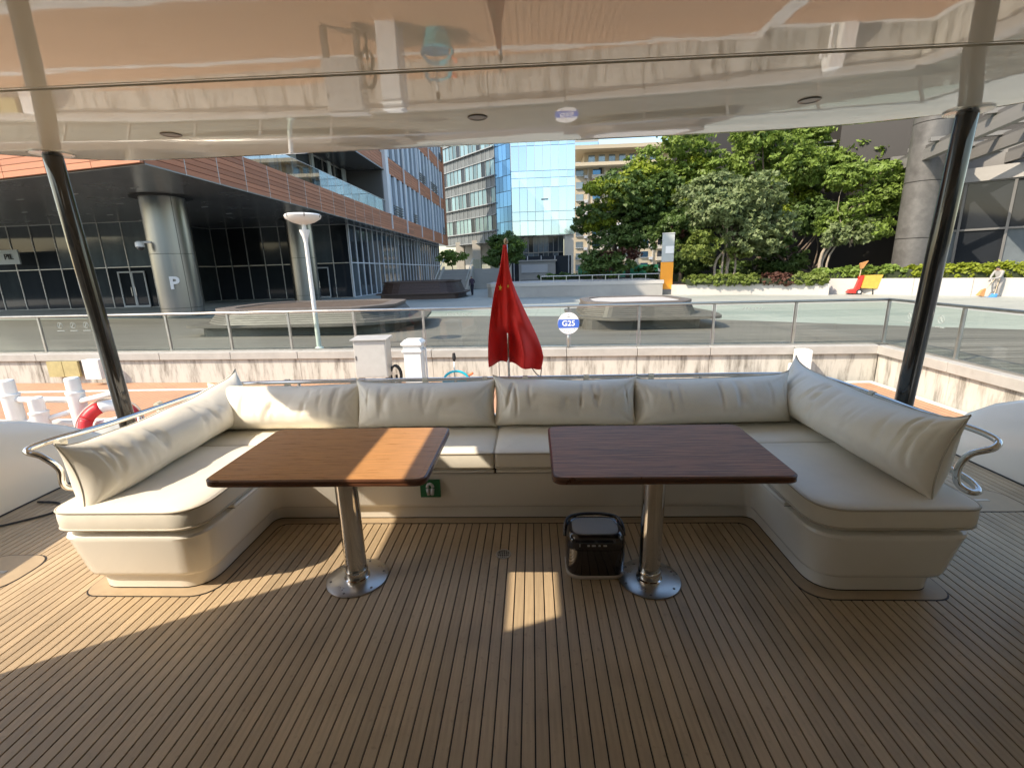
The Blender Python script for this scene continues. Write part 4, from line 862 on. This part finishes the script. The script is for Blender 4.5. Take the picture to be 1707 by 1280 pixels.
arc = [(-6.7, 2.6), (-6.9, 1.4), (-6.5, .55), (-5.6, .15), (-3, -.1), (0, -.45), (3.5, -.95), (6.6, -1.6), (6.6, 6), (-6.7, 6)]
MB().prism(arc, 0, .85).build('wall', 'concrete_grey', tw); MB().prism([(x*1.01, y*1.0-.05) for x, y in arc], .851, 1.12).build('coping', 'planter_white', tw)
for k in range(10): p = (-2.5+k*1.0, -.22-.13*k+.5); piece('rail_post', tw, 'steel', (*p, 1.35), (.05, .05, .5))
MB().tube([(-2.5, .25, 1.58), (1.5, -.25, 1.58), (6.5, -.95, 1.58)], .03, 8).build('rail', 'steel', tw)
gh = thing('gate_kiosk', 'small grey rendered kiosk wall in front of the glass tower entrance', 'kiosk', (.3, 56, ZP)); piece('wall', gh, 'concrete_grey', (0, 0, 1.5), (4.2, 1.6, 3.0)); piece('cap', gh, 'coping', (0, 0, 3.08), (4.5, 1.9, .16)); piece('panel', gh, 'fin', (-.3, -.83, 2.2), (3, .06, .9))
gw = thing('garden_wall', 'long white planter wall with a curved front under the central trees', 'wall', (15, 35, ZP))
arc2 = [(-4.7, 3.6), (-4.9, 2.2), (-4.4, 1.3), (-2.8, .35), (0, -.75), (2.2, -1.85), (3.6, -2.75), (4.05, -3.15), (5.4, 1.0), (4, 5), (-4, 7)]
MB().prism(arc2, 0, .74).build('wall', 'planter_white', gw); MB().prism([(x*.965, y*.93+.15) for x, y in arc2], .741, .79).build('soil', 'soil', gw)
rw = thing('boundary_wall', 'white low wall under the bright hedge at the right', 'wall', (23, 30, ZP)); wv = Vector((12.2, -12.4)).normalized(); wz = math.atan2(wv.y, wv.x)
for k in range(9): p = Vector((-3.6, 3.9))+wv*(k*2.6+1.3); piece('block', rw, 'planter_white', (p.x, p.y, .5), (2.585, .45, 1.0), (0, 0, wz))
piece('soil', rw, 'soil', (Vector((-3.6, 3.9))+wv*11.7+Vector((.6, .62))).to_3d()+Vector((0, 0, .5)), (23.4, 1.1, .9), (0, 0, wz))
ts = thing('totem_sign', 'tall totem sign with grey upper half and orange lower half', 'sign', (10.02, 37.0, ZP))
piece('foot', ts, 'mullion_dark', (0, 0, .2), (.7, .5, .4)); piece('orange_panel', ts, 'orange_paint', (-.02, 0, 1.4), (.9, .35, 2.0), (0, 0, R(-12))); piece('grey_panel', ts, 'vinyl_shop', (0, 0, 3.42), (.86, .3, 2.0), (0, 0, R(-12))); piece('notice', ts, 'sign_white', (.08, -.2, 3.3), (.6, .03, .52), (0, 0, R(-12))); piece('top_cap', ts, 'fin', (0, 0, 4.47), (.9, .36, .08), (0, 0, R(-12)))
bh = thing('back_terrace', 'dark low terrace with a long bench behind the totem sign', 'terrace', (7, 52, ZP)); piece('base', bh, 'concrete_grey', (0, 0, .35), (18, 3, .7)); piece('seat', bh, 'mullion_dark', (0, -.6, 1.0), (17, 1.4, .18)); piece('hoarding', bh, 'green_hoarding', (2.5, 3.5, 1.4), (9, .2, 1.8)); piece('glazed_lobby', bh, 'dark_glass', (-6.2, 5, 2.0), (7, .3, 3.2))
for k in range(5): piece('lobby_mullion', bh, 'fin', (-9.4+k*1.6, 4.8, 2.0), (.1, .15, 3.3))
#==PLANTS==
# ================================================================== PLANTS
def leaves(lobes, n, size, seed, flat=.35, shell=.55):
    """leaf-sized faces spread through lobes (cx,cy,cz,rx,ry,rz): clumped, denser near the surface"""
    r = np.random.default_rng(seed); L = np.array(lobes, float); vol = (L[:, 3]*L[:, 4]*L[:, 5])**(.75); pr = vol/vol.sum()
    nc = max(8, n//26); k = r.choice(len(L), nc, p=pr); d = r.normal(size=(nc, 3)); d /= np.linalg.norm(d, axis=1)[:, None]
    rad = shell+(1.06-shell)*r.random(nc)**.6; C = L[k, :3]+d*L[k, 3:]*rad[:, None]
    m = n//nc; idx = np.repeat(np.arange(nc), m); N = len(idx); cs = size*r.uniform(1.4, 3.0, nc)
    e = r.normal(size=(N, 3)); e /= np.maximum(.3, np.linalg.norm(e, axis=1))[:, None]; e *= (r.random(N)**.5)[:, None]*cs[idx][:, None]; e[:, 2] *= .55
    P = C[idx]+e; nrm = d[idx]*.7+r.normal(size=(N, 3))*.65+np.array([0, 0, .45]); nrm /= np.linalg.norm(nrm, axis=1)[:, None]
    a = np.cross(nrm, r.normal(size=(N, 3))); a /= np.linalg.norm(a, axis=1)[:, None]; b = np.cross(nrm, a); s = (size*r.uniform(.6, 1.25, N))[:, None]
    V = np.stack([P-a*s, P+b*s*flat*1.4, P+a*s, P-b*s*flat*1.4], 1).reshape(-1, 3); F = np.arange(N*4).reshape(-1, 4)
    me = bpy.data.meshes.new('crown'); me.vertices.add(len(V)); me.vertices.foreach_set('co', V.ravel()); me.loops.add(N*4); me.loops.foreach_set('vertex_index', F.ravel()); me.polygons.add(N); me.polygons.foreach_set('loop_start', np.arange(0, N*4, 4)); me.polygons.foreach_set('loop_total', np.full(N, 4)); me.update(calc_edges=True); me.validate()
    return me
def tree(name, label, base, lobes, n, size, lm, stems, seed, bark='bark', lobes2=None, lm2=None, n2=0):
    t = thing(name, label, 'tree', base, group='trees on the plaza'); lr_ = random.Random(seed); tr = MB()
    for (x, y, r0) in stems:
        tg = lr_.choice(lobes); tx, ty, tz = tg[0]+lr_.uniform(-.5, .5), tg[1], tg[2]
        tr.tube(spline([(x, y, -.2), (x*1.25+lr_.uniform(-.15, .15), y, tz*.3), (x+(tx-x)*.5, y+(ty-y)*.5, tz*.62), (tx, ty, tz)], 4), [r0*(1-.8*q/12) for q in range(13)], 8)
        for q in range(4):
            g = lr_.choice(lobes); zz = tz*lr_.uniform(.35, .7); tr.tube(spline([(x+(tx-x)*.4, y+(ty-y)*.4, zz), ((x+g[0])/2, (y+g[1])/2, (zz+g[2])/2+.2), (g[0], g[1], g[2]+g[5]*.3)], 3), [r0*.42*(1-.8*w_/6) for w_ in range(7)], 6)
    tr.build('trunk', bark, t, smooth=True); link('crown', leaves(lobes, n, size, seed), t, lm)
    if lobes2: link('crown', leaves(lobes2, n2, size, seed+99), t, lm2)
    return t
def lob(rs, n, cx, cz, w, h, dep, r0, r1):
    q = random.Random(rs); out = []
    for _ in range(n):
        a = q.uniform(0, 6.283); k = q.random()**.5; x = cx+w*k*math.cos(a); z = cz+h*k*math.sin(a); rr = q.uniform(r0, r1); out.append((x, q.uniform(-dep, dep), z, rr*1.15, rr, rr*.75))
    return out
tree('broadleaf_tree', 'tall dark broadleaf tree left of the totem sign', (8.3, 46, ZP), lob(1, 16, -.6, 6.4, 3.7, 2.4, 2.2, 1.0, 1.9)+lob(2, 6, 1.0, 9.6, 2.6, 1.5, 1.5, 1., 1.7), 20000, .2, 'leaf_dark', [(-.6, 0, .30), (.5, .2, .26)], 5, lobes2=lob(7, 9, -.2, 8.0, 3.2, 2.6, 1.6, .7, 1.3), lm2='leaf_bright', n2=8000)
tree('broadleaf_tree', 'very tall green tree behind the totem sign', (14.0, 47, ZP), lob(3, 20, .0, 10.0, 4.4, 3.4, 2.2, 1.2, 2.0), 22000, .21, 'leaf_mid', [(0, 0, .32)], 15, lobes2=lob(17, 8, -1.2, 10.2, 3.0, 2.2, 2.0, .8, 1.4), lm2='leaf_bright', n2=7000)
tree('broadleaf_tree', 'big grey-green rounded tree on the white planter', (14.2, 36.6, .24), lob(4, 22, .35, 5.0, 3.0, 2.6, 1.7, .9, 1.55), 24000, .17, 'leaf_grey', [(-.6, .1, .12), (-.2, 0, .1), (.25, .1, .13), (.6, .1, .1), (.1, .3, .12)], 25, 'bark_pale', lobes2=lob(24, 7, .2, 2.6, 2.8, 1.0, 1.5, .6, 1.0), lm2='leaf_hedge', n2=3000)
tree('broadleaf_tree', 'tall green tree under the roof edge at the right of the grey-green tree', (21.5, 42.5, ZP), lob(5, 24, -.6, 10.2, 6.0, 2.6, 1.8, 1.1, 1.9), 26000, .2, 'leaf_mid', [(0, 0, .4), (-1.8, .3, .3)], 35, lobes2=lob(27, 8, .0, 7.6, 4.2, 1.8, 1.2, .7, 1.2), lm2='leaf_bright', n2=6500)
tree('broadleaf_tree', 'slender multi-stemmed tree with pale trunk before the granite column', (20.8, 35.8, .0), lob(6, 14, 2.3, 5.6, 2.3, 2.3, .9, .65, 1.15), 13000, .17, 'leaf_mid', [(-.1, 0, .14), (.15, .1, .1), (.3, 0, .09)], 45, 'bark_pale', lobes2=lob(28, 7, 1.8, 3.2, 1.8, .9, .7, .5, .9), lm2='leaf_grey', n2=3000)
tree('small_tree', 'small round tree behind the red flag', (-3.0, 48, ZP), lob(8, 13, .1, 3.9, 1.5, 1.4, 1.0, .6, 1.0), 7000, .17, 'leaf_dark', [(0, 0, .12)], 55, lobes2=lob(9, 5, .3, 4.6, 1.2, .9, .8, .4, .7), lm2='leaf_mid', n2=1200)
tree('small_tree', 'low shrubby tree at the foot of the dark tree left of the totem', (5.8, 43.5, ZP), lob(10, 9, .3, 2.6, 1.9, .9, .8, .5, .9), 3400, .2, 'leaf_dark', [(0, 0, .08), (.6, 0, .08), (-.5, 0, .07)], 65, lobes2=lob(11, 4, 1.5, 2.8, 1.4, 1.0, .6, .4, .7), lm2='leaf_red', n2=900)
tree('small_tree', 'bushy young tree beside the top of the stairs', (-10.4, 61, 2.0), lob(12, 6, .2, 1.3, 1.4, .5, .6, .5, .8), 1600, .22, 'leaf_mid', [(0, 0, .06)], 75)
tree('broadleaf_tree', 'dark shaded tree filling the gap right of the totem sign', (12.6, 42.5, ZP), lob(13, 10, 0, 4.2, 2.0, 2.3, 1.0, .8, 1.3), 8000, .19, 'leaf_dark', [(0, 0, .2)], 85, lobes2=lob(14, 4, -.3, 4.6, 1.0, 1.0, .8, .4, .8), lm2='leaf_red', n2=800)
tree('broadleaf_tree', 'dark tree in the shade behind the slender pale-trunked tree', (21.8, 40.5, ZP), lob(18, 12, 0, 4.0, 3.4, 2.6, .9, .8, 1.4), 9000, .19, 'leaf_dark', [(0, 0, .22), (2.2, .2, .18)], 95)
def hedge(label, pts, w, h, n, size, lm, z, seed):
    t = thing('clipped_hedge', label, 'hedge', (*pts[0], z), group='hedges on the planter walls'); r = np.random.default_rng(seed); P = [Vector(p)-Vector(pts[0]) for p in pts]; lobes = []
    core = MB()
    for a, b in zip(P[:-1], P[1:]):
        L_ = (b-a).length; k = max(1, int(L_/.5)); ang = math.atan2(b.y-a.y, b.x-a.x); nv = Vector((-(b-a).y, (b-a).x)).normalized()*w*.36
        core.loft([[(*(a+nv), 0), (*(b+nv), 0), (*(b-nv), 0), (*(a-nv), 0)], [(*(a+nv), h*.62), (*(b+nv), h*.62), (*(b-nv), h*.62), (*(a-nv), h*.62)]])
        for i in range(k):
            c_ = a.lerp(b, (i+.5)/k); lobes.append((c_.x, c_.y, h*.5, .42, w*.5, h*.55*(1+.1*r.random())))
    core.build('branches', 'hedge_core', t); link('foliage', leaves(lobes, n, size, seed, .5, .8), t, lm)
hedge('green clipped hedge on the white planter left of the red shrubs', [(11.2, 36.0), (13.4, 34.9), (15.6, 34.0)], .9, .62, 5200, .10, 'leaf_hedge', .2, 3)
hedge('dark red shrub row in the middle of the white planter', [(15.7, 33.95), (17.4, 33.1)], .9, .6, 2200, .10, 'leaf_red', .2, 4)
hedge('green clipped hedge at the right end of the white planter', [(17.5, 33.05), (19.0, 32.2)], .9, .6, 2400, .10, 'leaf_hedge', .2, 5)
hedge('bright yellow-green hedge along the right boundary wall', [(23.0, 30.9), (27, 26.85), (34, 19.8)], .9, .72, 15000, .11, 'leaf_yellow', .45, 6)
hedge('shaded green hedge behind the cleaning cart', [(19.6, 34.3), (22.9, 31.0)], .9, .7, 4200, .11, 'leaf_mid', .45, 7)
hedge('low clipped hedge on the dark back terrace', [(0.5, 51.0), (8.0, 50.6)], 1.0, .5, 2000, .14, 'leaf_dark', .55, 8)
hedge('tall dark hedge behind the totem sign', [(9.0, 44.5), (22.5, 41.5)], 1.2, 2.2, 5200, .2, 'leaf_dark', ZP, 9)
# ================================================================== PEOPLE AND CART
def clothes(name, bands):
    m = bpy.data.materials.new(name); m.use_nodes = True; n = m.node_tree.nodes; L = m.node_tree.links; tc = n.new('ShaderNodeTexCoord'); sx = n.new('ShaderNodeSeparateXYZ'); L.new(tc.outputs['Object'], sx.inputs[0])
    dv_ = n.new('ShaderNodeMath'); dv_.operation = 'DIVIDE'; dv_.inputs[1].default_value = 2.; L.new(sx.outputs[2], dv_.inputs[0])
    cr = n.new('ShaderNodeValToRGB'); cr.color_ramp.interpolation = 'CONSTANT'; e = cr.color_ramp.elements; e[0].position = 0; e[0].color = (*bands[0][1], 1); e[1].position = bands[1][0]/2; e[1].color = (*bands[1][1], 1)
    for z, c in bands[2:]: q = e.new(z/2); q.color = (*c, 1)
    L.new(dv_.outputs[0], cr.inputs[0]); L.new(cr.outputs[0], n['Principled BSDF'].inputs['Base Color']); n['Principled BSDF'].inputs['Roughness'].default_value = .8; M[name] = m
def person(label, loc, rz, J, material, hands):
    """J: joint -> (pos, radius); one continuous skinned body"""
    t = thing('person', label, 'person', loc, rz)
    names = list(J); E_ = [('pel', 'belly'), ('belly', 'chest'), ('chest', 'neck'), ('neck', 'chin'), ('chin', 'head'), ('head', 'crown'), ('chin', 'nose')]
    for s in 'LR': E_ += [('pel', 'hip'+s), ('hip'+s, 'kn'+s), ('kn'+s, 'an'+s), ('an'+s, 'toe'+s), ('chest', 'sh'+s), ('sh'+s, 'el'+s), ('el'+s, 'wr'+s), ('wr'+s, 'pa'+s)]
    V_ = [J[k][0] for k in names]; Rr = [J[k][1] for k in names]; E2 = [(names.index(a_), names.index(b_)) for a_, b_ in E_]
    for s in 'LR':
        p = Vector(J['pa'+s][0]); w_ = Vector(J['wr'+s][0]); d_ = (p-w_).normalized(); sd_ = d_.cross(Vector((0, 0, 1))).normalized() if abs(d_.z) < .95 else Vector((1, 0, 0)); k0 = names.index('pa'+s)
        for f in range(4): V_ += [tuple(p+d_*.02+sd_*(f-1.5)*.022), tuple(p+d_*(.075+.012*(1-abs(f-1.5)))+sd_*(f-1.5)*.024+Vector((0, 0, -.01)))]; Rr += [.010, .008]; E2 += [(k0, len(V_)-2), (len(V_)-2, len(V_)-1)]
        V_ += [tuple(p-sd_*.045+d_*.01)]; Rr += [.011]; E2 += [(names.index('wr'+s), len(V_)-1)]
    me = bpy.data.meshes.new('body'); me.from_pydata(V_, E2, []); me.materials.append(M[material]); o = bpy.data.objects.new('body', me); COL.objects.link(o); o.parent = t
    sk = o.modifiers.new('skin', 'SKIN'); sk.use_smooth_shade = True
    if not me.skin_vertices: 
        bpy.context.view_layer.objects.active = o
    for i, sv in enumerate(me.skin_vertices[0].data): sv.radius = (Rr[i], Rr[i]); sv.use_root = (i == 0)
    ss = o.modifiers.new('sub', 'SUBSURF'); ss.levels = 1; ss.render_levels = 2
    return t
def joints(lean=0., st=0., armL=((-.2, 0, 1.1), (-.2, -.1, .86)), armR=((.2, 0, 1.1), (.2, -.1, .86)), bend=0.):
    b = Vector((0, -bend*.0, 0)); f = lambda x, y, z: (x, y-max(0, z-.92)*math.tan(lean), .92+(z-.92)*math.cos(lean) if z > .92 else z)
    J = dict(pel=(f(0, 0, .95), .13), belly=(f(0, -.01, 1.1), .135), chest=(f(0, 0, 1.32), .15), neck=(f(0, .0, 1.47), .055), chin=(f(0, -.01, 1.53), .062), head=(f(0, -.01, 1.61), .092), crown=(f(0, 0, 1.68), .075), nose=(f(0, -.11, 1.585), .018))
    for s, k in ((-1, 'L'), (1, 'R')):
        q = st*s; J['hip'+k] = ((s*.1, 0, .9), .10); J['kn'+k] = ((s*.105, -.05-q*.12, .49), .072); J['an'+k] = ((s*.11, -q*.25, .085), .05); J['toe'+k] = ((s*.12, -q*.25-.16, .04), .042); J['sh'+k] = (f(s*.19, 0, 1.39), .075)
        el, wr = (armL if s < 0 else armR); J['el'+k] = (el, .052); J['wr'+k] = (wr, .036); d_ = (Vector(wr)-Vector(el)).normalized(); J['pa'+k] = (tuple(Vector(wr)+d_*.07), .036)
    return J
clothes('clothes_sweeper', [(0, (.03, .03, .03)), (.09, (.27, .26, .25)), (.9, (.32, .31, .30)), (1.40, (.45, .28, .2)), (1.52, (.02, .018, .016))])
clothes('clothes_dark', [(0, (.02, .02, .02)), (.09, (.025, .025, .04)), (.92, (.05, .035, .06)), (1.49, (.45, .28, .2)), (1.63, (.02, .018, .016))])
person('person in grey work clothes sweeping with a broom by the right wall', (25.3, 27.3, ZP), R(-75), joints(R(24), .5, ((-.2, -.38, 1.08), (-.1, -.58, .9)), ((.2, -.36, 1.05), (.02, -.62, .98))), 'clothes_sweeper', 1)
person('person in dark clothes walking near the stairs', (-5.7, 43.3, ZP), R(-20), joints(R(3), .5, ((-.26, .05, 1.14), (-.22, -.12, .95)), ((.26, .02, 1.14), (.16, -.2, 1.05))), 'clothes_dark', 1)
bo = thing('straw_broom', 'straw broom held by the sweeping person', 'broom', (24.70, 27.45, ZP))
MB().tube([(.05, -.02, .35), (.48, -.12, 1.15)], .018, 6).build('handle', 'handle', bo); MB().loft([[(-.30, -.12, .08), (-.02, -.12, .02), (-.02, .10, .02), (-.30, .10, .08)], [(-.12, -.07, .38), (.05, -.06, .34), (.05, .04, .34), (-.12, .05, .38)], [(.03, -.03, .46), (.08, -.03, .44), (.08, 0, .44), (.03, 0, .46)]]).build('bristles', 'broom', bo)
dp = thing('dust_pan', 'blue dust pan with long handle beside the broom', 'dustpan', (24.80, 27.1, ZP)); MB().loft([[(-.25, -.2, .004), (.15, -.2, .004), (.15, .15, .004), (-.25, .15, .004)], [(.02, -.2, .02), (.17, -.2, .18), (.17, .15, .18), (.02, .15, .02)]]).build('pan', 'plastic_blue', dp); MB().tube([(.15, -.02, .14), (.36, .08, .95)], .015, 6).build('handle', 'handle', dp)
ct = thing('cleaning_cart', 'red hand cart with a yellow bag parked before the shaded hedge', 'cart', (20.9, 31.9, ZP), R(-20))
MB().loft([[(-.62, -.3, .12), (-.1, -.3, .08), (-.1, .3, .08), (-.62, .3, .12)], [(-.5, -.28, .3), (-.15, -.28, .38), (-.15, .28, .38), (-.5, .28, .3)]]).build('tray', 'cart_red', ct); MB().loft([[(-.22, -.28, .3), (0, -.28, .25), (0, .28, .25), (-.22, .28, .3)], [(-.02, -.26, 1.15), (.18, -.26, 1.2), (.18, .26, 1.2), (-.02, .26, 1.15)]]).build('back_frame', 'cart_red', ct)
MB().loft([[(.08, -.36, .42), (.92, -.36, .36), (.92, .36, .36), (.08, .36, .42)], [(.2, -.4, 1.2), (1.12, -.4, 1.22), (1.12, .4, 1.22), (.2, .4, 1.2)]]).build('bag', 'cart_yellow', ct)
for sy in (-.36, .36):
    w_ = MB().loft([[(.0+.17*math.cos(a), sy+dy, .17+.17*math.sin(a)) for a in np.linspace(0, 2*math.pi, 17)[:-1]] for dy in (-.03, .03)]).build('wheel', 'rubber', ct); MB().loft([[(.0+.09*math.cos(a), sy+dy, .17+.09*math.sin(a)) for a in np.linspace(0, 2*math.pi, 13)[:-1]] for dy in (-.034, .034)]).build('hub', 'fin', w_)
MB().tube([(.7, -.3, .38), (.74, -.3, .0)], .03, 6).build('leg', 'rubber', ct); MB().tube([(.7, .3, .38), (.74, .3, .0)], .03, 6).build('leg', 'rubber', ct)
MB().tube([(-.02, 0, 1.0), (.02, 0, 1.75)], .025, 6).build('broom_handle', 'handle', ct); MB().loft([[(-.05, -.06, 1.62), (.09, -.06, 1.62), (.09, .06, 1.62), (-.05, .06, 1.62)], [(-.1, -.16, 1.95), (.32, -.16, 2.1), (.32, .16, 2.1), (-.1, .16, 1.95)]]).build('broom_head', 'broom', ct)
